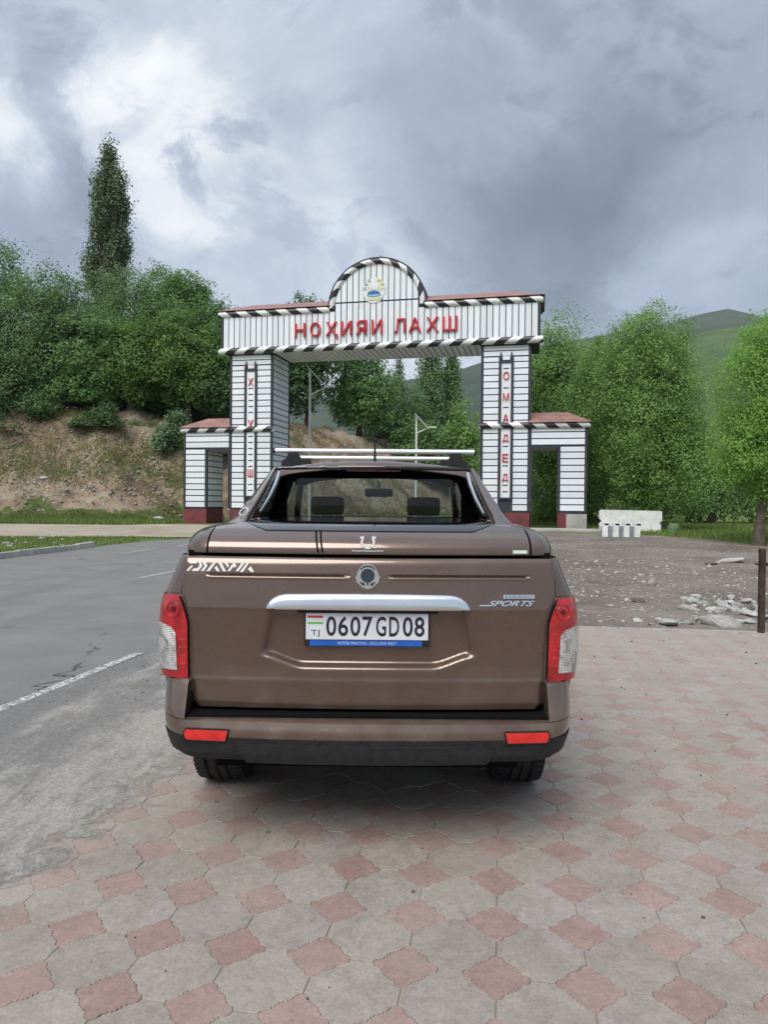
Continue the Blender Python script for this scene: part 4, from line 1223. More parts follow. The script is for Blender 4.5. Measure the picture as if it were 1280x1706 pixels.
def ptext(body, x, z, w, h, mat, name='plate_character', off=0.0, y=-.0108, depth=.0012):
    o = link(bpy.data.objects.new(name, text_mesh(body, w, h, depth, MAT[mat], name=name, offset=off)), plate); o.location = (x, y, z); return o
for ch, x in zip('0607GD08', [-.153, -.102, -.050, .002, .060, .116, .174, .224]): ptext(ch, x, .0110, .0430, .084, 'plate_black', off=.012)
ptext('TJ', -.221, -.020, .036, .029, 'plate_black', off=-.01)
MB().box(-.254, -.188, -.0118, -.0100, .046, .055).build('flag_stripe', MAT['flag_red'], plate)
MB().box(-.254, -.188, -.0118, -.0100, .020, .028).build('flag_stripe', MAT['flag_green'], plate)
ptext('MOTOR PRINCIPAL - EXCLUSIVE WELT', 0.0, -.062, .25, .0125, 'print_pale', 'strip_lettering', y=-.0086, depth=.0006)

# ---- stickers and badges on the tailgate
def conform(me, fn):
    for v in me.vertices: v.co.y = v.co.y + fn(v.co.x, v.co.z)
    me.update()
SC = 0.002542
def px2x(p): return (p - 615.3) * SC + 0.0
def px2z(p, x=0): return 1.5 - (p - 838 - .009 * 0) * SC
strokes = [[(150, 100), (290, 100), (265, 138), (170, 138)], [(190, 170), (225, 170), (165, 245), (125, 245)],
           [(300, 105), (330, 105), (362, 170), (305, 245), (205, 245), (235, 208), (283, 208), (316, 170)],
           [(340, 100), (390, 100), (437, 170), (385, 245), (340, 245), (395, 170)], [(530, 105), (567, 105), (470, 245), (422, 245)],
           [(540, 195), (570, 165), (625, 245), (580, 245)], [(580, 100), (625, 100), (715, 245), (670, 245)], [(670, 105), (715, 105), (752, 165), (732, 190)],
           [(820, 110), (865, 165), (840, 188), (815, 180), (768, 240), (732, 240)], [(945, 105), (990, 105), (895, 240), (855, 240)],
           [(1015, 110), (1050, 110), (960, 250), (917, 250)], [(1030, 205), (1070, 165), (1125, 245), (1080, 250)]]
m = MB()
for st in strokes:
    poly = [(px2x(290 + x / 8.533) + .0, px2z(925 + y / 8.533 + 2.5)) for x, y in st]
    if area(poly) < 0: poly = poly[::-1]
    m.prism_xz(poly, -.0016, -.0004)
o = m.build('lettering_decal', MAT['decal_white'], tailgate); conform(o.data, tg_y)
me = text_mesh('SPORTS', .205, .023, .004, MAT['chrome'], shear=0.55, name='badge_lettering', offset=.02)
bx, bz = px2x(856), px2z(1007 - 2)
for v in me.vertices: v.co.x += bx; v.co.z += bz
conform(me, tg_y); link(bpy.data.objects.new('badge_lettering', me), tailgate)
m = MB(); m.box(px2x(843), px2x(896), -.004, -.0005, px2z(999 - 2.2), px2z(993 - 2.2)); o = m.build('badge_bar', MAT['chrome'], tailgate); conform(o.data, tg_y)
me = text_mesh('KORANDO', .118, .009, .001, MAT['plate_black'], name='badge_small_lettering')
for v in me.vertices: v.co.x += px2x(870); v.co.z += px2z(996 - 2.2); v.co.y -= .0042
conform(me, tg_y); link(bpy.data.objects.new('badge_small_lettering', me), tailgate)
m = MB(); m.prism_xz([(px2x(801), px2z(1009.5)), (px2x(818), px2z(1009.5)), (px2x(820), px2z(1007.5)), (px2x(804), px2z(1007.5))], -.004, -.0005); o = m.build('badge_tail', MAT['chrome'], tailgate); conform(o.data, tg_y)

# ---- canopy
CZ = [1.276, 1.288, 1.305, 1.325, 1.345, 1.362, 1.376, 1.388, 1.397, 1.403]
CW = [.838, .838, .836, .831, .822, .808, .789, .762, .730, .690]
CR = [.050, .050, .054, .066, .088, .118, .152, .195, .240, .290]
def can_kw(z, off=0): return dict(w=float(np.interp(z, CZ, CW)) + off, r=float(np.interp(z, CZ, CR)) - off, f=1.62, cx=.16, cy=.20, bow=.07, fx=.02, fy=.02)
canopy = empty('canopy', parent=truck)
m = MB(); m.loft([ring(z, **can_kw(z)) for z in CZ]); m.build('canopy_base', PAINT, canopy, smooth=40)
MB().box(-.80, .80, .125, 1.5, 1.255, 1.285).build('canopy_seal', MAT['seam'], canopy)
# hatch panel between the two seams
def can_y(x, z, off=0.0):
    h = np.array(plan_half(**can_kw(z, off))); k = int(np.argmax(h[:, 0])); return float(np.interp(abs(x), h[:k + 1, 0], h[:k + 1, 1]))
HW = .703
zl = np.concatenate([[1.277], np.linspace(1.284, 1.403, 18)])
rows = [[(x, can_y(x, z) - .006, z + .002) for x in np.linspace(-min(HW, float(np.interp(z, CZ, CW)) - .03), min(HW, float(np.interp(z, CZ, CW)) - .03), 61)] for z in zl]
m = MB(); m.grid(rows); bd = rows[0] + [r_[-1] for r_ in rows[1:]] + rows[-1][-2::-1] + [r_[0] for r_ in rows[-2:0:-1]]
m.grid([bd, [(x, y + .02, z) for x, y, z in bd]], 0, True)
hatch = m.build('hatch_panel', PAINT, canopy, smooth=40)
for s_ in (-1, 1):
    m = MB(); a = [(s_ * (HW + .001), can_y(HW, z) - .0022, z) for z in np.linspace(1.277, 1.385, 12)]; b2 = [(x + s_ * .010, can_y(abs(x + s_ * .010), z) - .0022, z) for x, y, z in a]
    m.grid([a, b2]); m.build('hatch_seam', MAT['seam'], canopy)
def hatch_fn(x, z): return can_y(x, z) - .008
# dark twin stripe, crest sticker, service sticker
zz = np.linspace(1.282, 1.395, 14)
for x0_ in (px2x(528), px2x(535.5)):
    m = MB(); m.grid([[(x0_ * (1 + (z - 1.28) * .9), hatch_fn(x0_, z) + .0004, z + .002), ((x0_ + .008) * (1 + (z - 1.28) * .9), hatch_fn(x0_, z) + .0004, z + .002)] for z in zz]); m.build('stripe_decal', MAT['black_matt'], hatch)
cx_, cz_ = px2x(613.5), 1.321
def crest(pts, r): 
    P = [(cx_ + x, hatch_fn(cx_ + x, cz_ + z), cz_ + z) for x, z in pts]; return P
m = MB()
for s_ in (-1, 1):
    m.tube(crest([(s_ * q[0], q[1]) for q in ((.033, .022), (.030, .029), (.023, .030), (.021, .023), (.025, .015), (.027, .006), (.022, -.002))], 0), [.003, .0045, .005, .0045, .005, .005, .003], 6)
    m.tube(crest([(s_ * q[0], q[1]) for q in ((.034, -.002), (.026, -.008), (.033, -.016), (.020, -.012), (.010, -.004), (.006, -.010))], 0), [.002, .0032, .0035, .003, .0035, .002], 6)
m.tube(crest([(-.012, -.017), (0, -.0175), (.012, -.017)], 0), .003, 6)
wob = [(-.068 + .136 * k / 40, -.028 + .0028 * math.sin(k * 2.1) * (1 if k % 7 else 0)) for k in range(41)]
m.tube(crest(wob, 0), .0016, 5)
m.build('crest_decal', MAT['decal_white'], hatch, smooth=50)
m = MB(); xa, xb = px2x(862), px2x(888); m.grid([[(x, hatch_fn(x, z) + .0006, z) for x in np.linspace(xa, xb, 5)] for z in (1.283, 1.292, 1.300)]); st_ = m.build('service_sticker', MAT['decal_green'], hatch)
m = MB(); xa += .004; xb -= .004; m.grid([[(x, hatch_fn(x, z) - .0002, z) for x in np.linspace(xa, xb, 5)] for z in (1.286, 1.296)]); m.build('sticker_field', MAT['decal_white'], st_)

# ---- greenhouse
ROOF_Y0, ROOF_Y1 = 1.14, 2.72
def roof_z(x, y):
    t = (y - ROOF_Y0) / (ROOF_Y1 - ROOF_Y0)
    return 1.722 + .040 * math.sin(PI * min(1, max(0, .22 + t * .68))) - .050 * (x / .60) ** 2 - .02 * max(0, abs(x) - .52) / .08
rows = []
ysr = np.concatenate([[ROOF_Y0 + .006, ROOF_Y0, ROOF_Y0 + .022, ROOF_Y0 + .05], np.linspace(ROOF_Y0 + .10, ROOF_Y1, 20)])
for i, y in enumerate(ysr):
    dz = (-.050, -.043, -.016, -.003)[i] if i < 4 else 0
    row = []
    for u in np.linspace(-1, 1, 45):
        hw = np.interp(y, [ROOF_Y0, 1.6, 2.3, ROOF_Y1], [.585, .612, .618, .585])
        x = u * hw; bowy = -.0 + .10 * (u * u) * (1 if y < 1.6 else 0) * max(0, 1 - (y - ROOF_Y0) / .46)
        row.append((x, y + bowy, roof_z(x, y) + dz))
    rows.append(row)
m = MB(); m.grid(rows); roof = m.build('roof', PAINT, truck, smooth=50)
# headliner underside
m = MB(); m.grid([[(x * .97, y + .03, z - .045) for x, y, z in r_[::4]] for r_ in rows[3::3]]); m.build('headliner', MAT['black_matt'], roof)
# red high stop lamp strip under the roof lip
MB().box(-.16, .16, ROOF_Y0 + .03, ROOF_Y0 + .05, 1.685, 1.697).build('stop_lamp', MAT['lens_red'], roof)
def gh_x(z): return np.interp(z, [1.25, 1.40, 1.70], [.760, .700, .605])
for s_ in (-1, 1):
    # flying buttress from the bed rail up to the roof
    m = MB(); rws = []
    for t in np.linspace(0, 1, 12):
        z = 1.392 + (1.705 - 1.392) * t; y = .31 + (1.17 - .31) * t ** .93
        xo = np.interp(t, [0, .12, 1], [.690, .668, .600]); xi = np.interp(t, [0, .15, 1], [.585, .590, .565])
        rws.append([(s_ * xo, y + .42 * (1 - t) + .14, z - .004), (s_ * (xo + .002), y + .055, z - .002), (s_ * (xo - .012), y + .018, z + .006), (s_ * (xi + .01), y, z + .004), (s_ * xi, y + .012, z - .004), (s_ * xi, y + .05, z - .012)])
    m.grid(rws); bt = m.build('buttress', PAINT, canopy, smooth=45)
    # oval sticker on the left one
    if s_ < 0:
        t = .16; z = 1.392 + .313 * t; y = .31 + .86 * t ** .93
        pts = []
        for k in range(25):
            a = 2 * PI * k / 24; tt = t + .055 * math.sin(a); zz_ = 1.392 + .313 * tt; yy = .31 + .86 * tt ** .93
            pts.append((-.622 + .018 * math.cos(a), yy - .006, zz_ + .010))
        MB().tube(pts, .0028, 5).build('oval_decal', MAT['decal_white'], bt)
    # side glass of canopy (dark) and its painted surround
    tri = [(.46, 1.405), (1.46, 1.405), (1.46, 1.66), (1.12, 1.655)]
    m = MB(); m.add([(s_ * (gh_x(z) - .012), y, z) for y, z in tri], [(0, 1, 2, 3)]); m.build('quarter_glass', MAT['dark_glass'], canopy)
    # cab side: B and C pillars, door glass
    for ya, yb in ((1.40, 1.52), (2.02, 2.12)):
        m = MB(); m.add([(s_ * gh_x(z), y, z) for y, z in ((ya, 1.255), (yb, 1.255), (yb, 1.715), (ya, 1.715))] + [(s_ * (gh_x(z) - .05), y, z) for y, z in ((ya, 1.255), (yb, 1.255), (yb, 1.715), (ya, 1.715))],
              [(0, 1, 2, 3), (4, 7, 6, 5), (0, 4, 5, 1), (1, 5, 6, 2), (2, 6, 7, 3), (3, 7, 4, 0)])
        m.build('door_pillar', MAT['black_gloss'], truck)
    MB().tube([(s_ * .605, 2.66, 1.712), (s_ * .66, 3.0, 1.52), (s_ * .735, 3.46, 1.27)], [.035, .035, .04], 8).build('windscreen_pillar', PAINT, truck, smooth=60)
    MB().tube([(s_ * .590, 1.55, 1.700), (s_ * .604, 1.9, 1.716), (s_ * .605, 2.66, 1.712)], .028, 8).build('roof_rail', PAINT, truck, smooth=60)
    m = MB(); m.add([(s_ * (gh_x(z) - .012), y, z) for y, z in ((1.52, 1.258), (2.02, 1.258), (2.02, 1.71), (1.52, 1.71))], [(0, 1, 2, 3)]); m.build('rear_door_glass', MAT['dark_glass'], truck)
    m = MB(); m.add([(s_ * (gh_x(z) - .012), y, z) for y, z in ((2.12, 1.258), (3.40, 1.258), (2.70, 1.705), (2.12, 1.71))], [(0, 1, 2, 3)]); m.build('front_door_glass', MAT['tint_glass'], truck)
    # door shut lines, handles, mirror, side step
    for y in (1.45, 2.28, 3.38):
        m = MB(); m.grid([[(s_ * (itp(z, BW) + .0015), y - .004, z), (s_ * (itp(z, BW) + .0015), y + .004, z)] for z in np.linspace(.52, 1.255, 14)]); m.build('door_seam', MAT['seam'], body)
    for y in (1.62, 2.45):
        MB().tube([(s_ * (itp(1.08, BW) + a_), y + b_, 1.08) for a_, b_ in ((0, -.10), (.03, -.08), (.032, .06), (0, .08))], .012, 8).build('door_handle', PAINT, body, smooth=60)
    mir = empty('door_mirror', (s_ * .88, 3.22, 1.27), parent=truck)
    MB().rbox(-.10, .10, -.06, .07, -.02, .17, .035).build('mirror_shell', PAINT, mir, smooth=50)
    MB().box(-.085, .085, -.066, -.061, -.005, .15).build('mirror_glass', MAT['chrome'], mir)
    MB().tube([(-s_ * .16, .0, -.03), (-s_ * .05, 0, .03)], .025, 8).build('mirror_arm', MAT['black_plastic'], mir)
    MB().rbox(min(s_ * .80, s_ * .95), max(s_ * .80, s_ * .95), 1.55, 3.45, .40, .45, .015).build('side_step', MAT['black_plastic'], truck)
# sloping rear glass of the canopy
def slope(z): return .335 + (1.17 - .335) * ((z - 1.392) / .31) ** .95 if z > 1.392 else .335
rows = []
for z in np.linspace(1.394, 1.700, 16):
    hw = np.interp(z, [1.394, 1.405, 1.43, 1.70], [.50, .535, .588, .566])
    rows.append([(u * hw, slope(z) - .05 * (1 - u * u) + .012, z + .004 * (1 - u * u)) for u in np.linspace(-1, 1, 31)])
MB().add([(-.57, .36, 1.409), (.57, .36, 1.409), (.60, 1.50, 1.412), (-.60, 1.50, 1.412)], [(0, 1, 2, 3)]).build('deck_panel', MAT['black_gloss'], canopy)
# glossy black lower band and rim of that glass
band = []
for z in np.linspace(1.373, 1.4035, 8):
    hw = float(np.interp(z, [1.373, 1.380, 1.4035], [.462, .485, .575]))
    band.append([(u * hw, can_y(u * hw, z) - .013, z + .003) for u in np.linspace(-1, 1, 41)])
band.append([(x, .40, 1.4115) for x, y, z in band[-1]])
m = MB(); m.grid(band); m.build('glass_band', MAT['black_gloss'], canopy, smooth=60)
m = MB()
m.tube([rows[-1][k] for k in range(31)], .012, 6)
m.build('glass_rim', MAT['black_gloss'], canopy, smooth=60)
# curved gas struts catching the light inside the glass
for s_ in (-1, 1):
    MB().tube([(s_ * q[0], q[1], q[2]) for q in ((.555, 1.16, 1.672), (.560, 1.04, 1.60), (.572, .88, 1.52), (.590, .70, 1.445))], [.016, .015, .013, .010], 8).build('gas_strut', MAT['satin_silver'], canopy, smooth=60)
# bulkhead of the cab with its window
m = MB(); yw = 1.50
for a_, b_, c_, d_ in ((-.72, .72, 1.25, 1.414), (-.66, -.555, 1.414, 1.655), (.555, .66, 1.414, 1.655), (-.64, .64, 1.655, 1.715)): m.box(a_, b_, yw, yw + .03, c_, d_)
m.build('bulkhead', MAT['black_matt'], truck)
MB().add([(-.555, yw + .01, 1.414), (.555, yw + .01, 1.414), (.555, yw + .01, 1.655), (-.555, yw + .01, 1.655)], [(0, 1, 2, 3)]).build('bulkhead_glass', MAT['clear_glass'], truck)
# cab interior
MB().box(-.74, .74, 1.53, 3.42, 1.262, 1.268).build('cab_floor', MAT['black_matt'], truck)
def seat(x, y):
    st = empty('seat', (x, y, 1.26), parent=truck)
    MB().rbox(-.23, .23, -.05, .07, 0, .115, .03).build('seat_back', MAT['seat_fabric'], st, smooth=40)
    MB().rbox(-.125, .125, -.045, .05, .145, .285, .035).build('headrest', MAT['seat_fabric'], st, smooth=40)
    MB().tube([(-.05, 0, .10), (-.05, 0, .16)], .008, 6).build('headrest_post', MAT['satin_silver'], st); MB().tube([(.05, 0, .10), (.05, 0, .16)], .008, 6).build('headrest_post', MAT['satin_silver'], st)
seat(-.36, 2.3); seat(.36, 2.3)
MB().rbox(-.66, .66, 3.10, 3.42, 1.262, 1.30, .012).build('dashboard', MAT['black_plastic'], truck)
rv = empty('cabin_mirror', (0.02, 2.85, 1.585), parent=truck)
MB().rbox(-.115, .115, -.02, .02, -.035, .035, .018).build('mirror_shell', MAT['black_plastic'], rv, smooth=40)
MB().tube([(0, .02, 0), (0, .06, .09)], .015, 6).build('mirror_stem', MAT['black_plastic'], rv)
m = MB(); m.grid([[(u * (.60 + .14 * t), 2.74 + .70 * t + .03 * u * u * -1, 1.712 - .44 * t) for u in np.linspace(-1, 1, 13)] for t in np.linspace(0, 1, 7)]); m.build('windscreen', MAT['clear_glass'], truck, smooth=60)
# roof bars, feet, aerial
for yb, zb_, hw in ((1.62, 1.835, .655), (2.38, 1.838, .640)):
    bar = MB().tube([(-hw, yb, zb_), (hw, yb, zb_)], .0165, 10).build('roof_bar', MAT['bar_silver'], truck, smooth=60)
    for s_ in (-1, 1):
        m = MB(); m.prism_xz([(s_ * .475, 1.740), (s_ * .605, 1.712), (s_ * .600, 1.765), (s_ * .565, 1.79), (s_ * .56, zb_ - .012), (s_ * .50, zb_ - .012), (s_ * .485, 1.79)], yb - .045, yb + .045); m.build('bar_foot', MAT['black_plastic'], bar)
        MB().lathe([(0, s_ * hw - .006), (.0185, s_ * hw - .006), (.0185, s_ * hw + .006), (0, s_ * hw + .006)], yb, zb_, 10, 'x').build('bar_end_cap', MAT['black_plastic'], bar)
MB().tube([(.005, 1.36, 1.750), (.005, 1.355, 1.772), (.005, 1.345, 1.90)], [.014, .008, .0045], 8).build('aerial', MAT['black_plastic'], truck, smooth=60)
# front of the truck: grille and lamps, for completeness
MB().rbox(-.48, .48, 4.80, 4.86, .70, .92, .01).build('grille', MAT['black_plastic'], truck)
for s_ in (-1, 1): MB().rbox(min(s_ * .5, s_ * .78), max(s_ * .5, s_ * .78), 4.66, 4.82, .78, .94, .03).build('headlight', MAT['lamp_mirror'], truck, smooth=40)

# ------------------------------------------------------------------ trees
def make_tree_materials():
    pm('bark', (0.09, 0.07, 0.052), 0.95, var=0.4, scale=6, bmp=0.8, bscale=14)
    pm('bark_pale', (0.2, 0.18, 0.15), 0.95, var=0.35, scale=5, bmp=0.6, bscale=14)
    leaf_mat('leaf_willow', (0.151, 0.281, 0.072), (0.279, 0.437, 0.137), 0.42)
    leaf_mat('leaf_fresh', (0.171, 0.338, 0.065), (0.307, 0.501, 0.116), 0.45)
    leaf_mat('leaf_mid', (0.105, 0.214, 0.069), (0.205, 0.334, 0.116), 0.38)
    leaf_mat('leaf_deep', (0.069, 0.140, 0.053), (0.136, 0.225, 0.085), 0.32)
    leaf_mat('leaf_grey', (0.136, 0.229, 0.113), (0.224, 0.325, 0.177), 0.35)
    leaf_mat('leaf_poplar', (0.113, 0.166, 0.086), (0.190, 0.239, 0.126), 0.2)
make_tree_materials()
leaf_mat('leaf_young', (0.095, 0.179, 0.045), (0.202, 0.323, 0.095), 0.4)
leaf_mat('leaf_bank', (0.113, 0.201, 0.073), (0.202, 0.317, 0.129), 0.38)

def crown_np(lobes, n_clumps, per, leaf, rng, shell=0.75, clump=0.09, droop=0.0, upright=0.0):
    L = np.array(lobes, float); w = (L[:, 3] * L[:, 4] + L[:, 4] * L[:, 5] + L[:, 3] * L[:, 5]); w /= w.sum()
    k = rng.choice(len(L), n_clumps, p=w)
    d = rng.normal(size=(n_clumps, 3)); d /= np.linalg.norm(d, axis=1)[:, None]
    rr = np.where(rng.random(n_clumps) < shell, rng.uniform(.72, 1.04, n_clumps), rng.uniform(.2, .75, n_clumps))
    # lumpy outline: each direction of a lobe has its own reach
    lump = 1 + 0.13 * np.sin(d[:, 0] * 5 + k) * np.sin(d[:, 2] * 6 + 2 * k) + 0.08 * np.sin(d[:, 1] * 11 + d[:, 2] * 9)
    c = L[k, :3] + d * L[k, 3:6] * (rr * lump)[:, None]
    size = L[k, 3:6].mean(1) * clump * rng.uniform(.6, 1.6, n_clumps) + leaf
    cs = rng.uniform(0, 1, n_clumps)
    n = n_clumps * per; ci = np.repeat(np.arange(n_clumps), per)
    off = np.clip(rng.normal(size=(n, 3)), -1.7, 1.7) * (size[ci] * 0.68)[:, None]; off[:, 2] *= 0.75
    if upright: off[:, 2] *= 2.6
    p = c[ci] + off
    p[:, 2] -= droop * (np.linalg.norm(off[:, :2], axis=1))
    nrm = rng.normal(size=(n, 3)) * 0.55 + d[ci] * 0.75 + np.array([0, 0, 0.6]); nrm /= np.linalg.norm(nrm, axis=1)[:, None]
    t = rng.normal(size=(n, 3)); t[:, 2] -= droop * 1.5
    if upright: t[:, 2] += upright
    t -= nrm * (t * nrm).sum(1)[:, None]; t /= np.linalg.norm(t, axis=1)[:, None]
    b = np.cross(nrm, t)
    s = leaf * rng.uniform(.55, 1.25, n)
    ln = t * s[:, None]; wd = b * (s * 0.34)[:, None]
    V = np.empty((n, 4, 3)); V[:, 0] = p - ln * .5; V[:, 1] = p + wd - ln * .05; V[:, 2] = p + ln * .5 - nrm * (s * .12)[:, None]; V[:, 3] = p - wd - ln * .05
    shade = np.clip(0.70 * cs[ci] + 0.34 * rng.random(n) - 0.02, 0, 1)
    return V.reshape(-1, 3), np.arange(n * 4).reshape(n, 4), shade

def tree(label, base, lobes, leaf, n_clumps, per, mat, seed, trunk_r=0.25, name='tree', group=None, bark='bark', droop=0.0, upright=0.0, clump=0.09, shell=0.75, cat='tree', trunks=1, limb_n=None):
    rng = np.random.default_rng(seed); rp = random.Random(seed)
    root = empty(name, base); tag(root, label, cat, group)
    bx, by, bz = base
    loc = [(l[0] - bx, l[1] - by, l[2] - bz, l[3], l[4], l[5]) for l in lobes]
    V, Q, sh = crown_np(loc, n_clumps, per, leaf, rng, shell, clump, droop, upright)
    V[:, 2] = np.maximum(V[:, 2], 0.06)
    me = np_mesh('crown', V, Q, MAT[mat], {'shade': sh})
    link(bpy.data.objects.new('crown', me), root)
    m = MB()
    top = max(loc, key=lambda l: l[2] + l[5])
    ht = top[2] + top[5] * 0.55
    for q in range(trunks):
        ox = (q - (trunks - 1) / 2) * trunk_r * 2.2
        pts = [(ox + (top[0]) * t ** 1.4 + 0.12 * trunk_r * rp.uniform(-3, 3) * t, (top[1]) * t ** 1.4 + 0.12 * trunk_r * rp.uniform(-3, 3) * t, -0.15 + (ht + .15) * t) for t in np.linspace(0, 1, 8)]
        rad = [trunk_r * (1.35 if i == 0 else (1 - .86 * i / 7)) for i in range(8)]
        m.tube(pts, rad, 9)
        for li, l in enumerate(loc):
            for rpt in range(limb_n or 2):
                st = rp.uniform(.18, .55); i0 = st * 7; a = Vector(pts[int(i0)]).lerp(Vector(pts[min(7, int(i0) + 1)]), i0 % 1)
                e = Vector((l[0] + rp.uniform(-.5, .5) * l[3], l[1] + rp.uniform(-.5, .5) * l[4], l[2] + rp.uniform(-.2, .5) * l[5]))
                if e.z < a.z * .6: continue
                mid = a.lerp(e, .5) + Vector((rp.uniform(-.2, .2), rp.uniform(-.2, .2), .12 * (e - a).length))
                m.tube([a, a.lerp(mid, .6), mid, mid.lerp(e, .55), e], [trunk_r * .5, trunk_r * .42, trunk_r * .32, trunk_r * .2, trunk_r * .07], 6)
    m.build('trunk', MAT[bark], root, smooth=60)
    return root

def bh(x, y): return float(max(bank_h(np.array([x]), np.array([y]))[0], gz(y)))

tree('big bushy green tree standing behind the white concrete barrier', (15.4, 38.2, 0.15),
     [(14.2, 38.6, 7.0, 2.7, 2.8, 4.6), (14.3, 38.6, 10.2, 2.2, 2.1, 2.2), (12.9, 41.9, 7.0, 2.6, 1.6, 4.0), (15.8, 38.0, 3.6, 2.1, 2.1, 2.6), (14.0, 38.9, 2.9, 1.5, 1.5, 2.5), (15.7, 38.4, 7.0, 1.3, 1.7, 2.8), (12.9, 41.8, 9.6, 1.6, 1.4, 1.9)],
     0.125, 2300, 50, 'leaf_willow', 1, 0.24, droop=0.5, clump=0.11)
tree('leafy tree with a bare dark trunk at the right edge, beside the gravel yard', (14.05, 26.5, gz(26.5)),
     [(15.3, 26.9, 5.6, 2.6, 2.3, 3.0), (15.5, 27.0, 7.7, 1.9, 1.8, 1.5), (13.6, 26.6, 3.8, 1.25, 1.5, 1.7), (17.4, 27.2, 4.6, 2.2, 2.2, 2.8), (15.2, 27.0, 3.0, 2.2, 1.8, 1.2)],
     0.10, 2100, 50, 'leaf_fresh', 2, 0.19, droop=0.4, clump=0.11)
tree('broad green tree rising right behind the right pillar of the gateway', (12.4, 47.0, 0.2),
     [(12.0, 47.0, 8.4, 3.5, 2.6, 5.6), (10.8, 47.0, 9.4, 1.8, 1.8, 3.0), (13.6, 47.6, 5.2, 3.0, 2.4, 4.8), (10.9, 47.2, 4.2, 1.8, 1.8, 3.6), (15.0, 48.0, 9.0, 2.2, 2.2, 3.4)], 0.17, 2000, 44, 'leaf_willow', 3, 0.3, droop=0.4, clump=0.12)
tree('dark tree seen through the right walk-through of the gateway', (14.2, 56.0, 0.2),
     [(13.2, 56, 4.6, 3.0, 2.6, 4.0), (16.5, 57, 4.8, 3.4, 2.6, 4.2), (20.5, 57, 4.8, 3.6, 2.6, 4.2)], 0.26, 700, 30, 'leaf_deep', 4, 0.3, clump=0.12)
tree('low dark trees massed far behind the right hand trees', (24.0, 52.0, 0.2),
     [(22.5, 52, 4.0, 4.0, 3, 4.0), (28, 53, 4.4, 4.4, 3, 4.4)], 0.26, 700, 30, 'leaf_mid', 5, 0.3, clump=0.12)

# the wood on the bank to the left
def bt(label, x, y, lobes, mat, seed, n=420, per=46, leaf=0.205, r=0.3, **k):
    z = bh(x, y) - 0.1; n = int(n * 1.7); k['clump'] = k.get('clump', .11) * .9
    return tree(label, (x, y, z), lobes, leaf, n, per, MAT[mat].name, seed, r, group='trees on the bank', **k)
bt('tallest broad tree of the bank, cut by the left edge of the picture', -33, 56, [(-33.5, 56, 15.0, 5.0, 4.5, 6.0), (-31.6, 55.6, 18.6, 3.8, 3.5, 3.6), (-29.6, 55.2, 12.0, 4.0, 3.5, 4.5), (-36, 56, 19, 4, 3, 3.6)], 'leaf_mid', 11, 620, clump=0.11)
bt('rounded dull green tree leaning out over the bank at the left', -27.5, 54.6, [(-27, 54.2, 13.2, 4.2, 3.6, 4.6), (-25.6, 54, 16.2, 3.0, 2.8, 2.6), (-29, 53.5, 10.4, 3.4, 2.8, 2.6)], 'leaf_bank', 12, 560, clump=0.11)
bt('dark tree with drooping skirts in the middle of the bank', -22.5, 54.6, [(-22.2, 54.2, 12.6, 3.3, 3.0, 3.6), (-23.5, 53.6, 10.0, 2.8, 2.4, 2.0)], 'leaf_mid', 13, 420, clump=0.11)
bt('broad domed tree standing in front of the tall poplar', -22, 61, [(-22, 61, 16.0, 4.4, 3.8, 5.0), (-20.2, 60.6, 18.6, 3.2, 3.0, 2.8), (-19.4, 60, 13.6, 3.4, 3.0, 4.0)], 'leaf_bank', 14, 520, clump=0.11)
bt('tree with a small tuft on its crown, left of the gateway roof', -17.2, 58, [(-17.0, 58, 14.6, 3.7, 3.2, 4.6), (-16.2, 57.8, 18.6, 1.9, 1.8, 1.5), (-14.6, 57.6, 14.8, 2.6, 2.6, 3.4)], 'leaf_mid', 15, 480, clump=0.11)
bt('bright yellowish green tree close to the left pillar of the gateway', -15.0, 54.4, [(-15.2, 54.2, 12.2, 2.9, 2.5, 3.4), (-16.8, 54, 13.6, 2.0, 1.9, 2.0), (-13.4, 54.2, 11.4, 2.0, 1.9, 2.4)], 'leaf_young', 16, 460, clump=0.12)
bt('bright green young tree below the domed tree on the bank', -19.4, 54.2, [(-19.2, 53.8, 11.8, 2.4, 2.2, 2.8), (-18.2, 53.8, 13.4, 1.6, 1.6, 1.4)], 'leaf_young', 17, 330, clump=0.12)
bt('dark tree half hidden behind the left end of the gateway beam', -12.6, 60, [(-12.6, 60, 13.6, 3.2, 3.0, 4.4), (-11.4, 59.6, 11.2, 2.4, 2.2, 3.0), (-14, 60, 16, 2, 2, 1.8)], 'leaf_deep', 18, 380, clump=0.11)
bt('small dark tree behind the left pillar at the top of the bank', -12.8, 54.6, [(-12.4, 54.4, 10.4, 2.2, 2.0, 2.4)], 'leaf_deep', 19, 260, clump=0.12)
bt('wide tree at the far left end of the bank, beyond the tallest one', -42, 57, [(-42, 57, 14.5, 5.0, 4.2, 6.0), (-45, 57, 17, 4.2, 3.6, 4.0), (-39, 56.5, 12, 3.6, 3.2, 4.0)], 'leaf_bank', 20, 420)
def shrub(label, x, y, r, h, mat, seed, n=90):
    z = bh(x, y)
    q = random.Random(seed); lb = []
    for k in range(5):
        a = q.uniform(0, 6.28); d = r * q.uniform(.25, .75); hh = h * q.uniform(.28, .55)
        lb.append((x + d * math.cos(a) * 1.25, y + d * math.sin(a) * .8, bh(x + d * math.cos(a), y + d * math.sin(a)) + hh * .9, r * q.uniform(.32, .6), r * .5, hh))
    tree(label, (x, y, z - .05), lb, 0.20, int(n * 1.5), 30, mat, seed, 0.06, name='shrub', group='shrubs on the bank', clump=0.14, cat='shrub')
shrub('pale grey green bush beside the left wing roof of the gateway', -15.6, 51.6, 1.5, 2.6, 'leaf_grey', 21, 130)
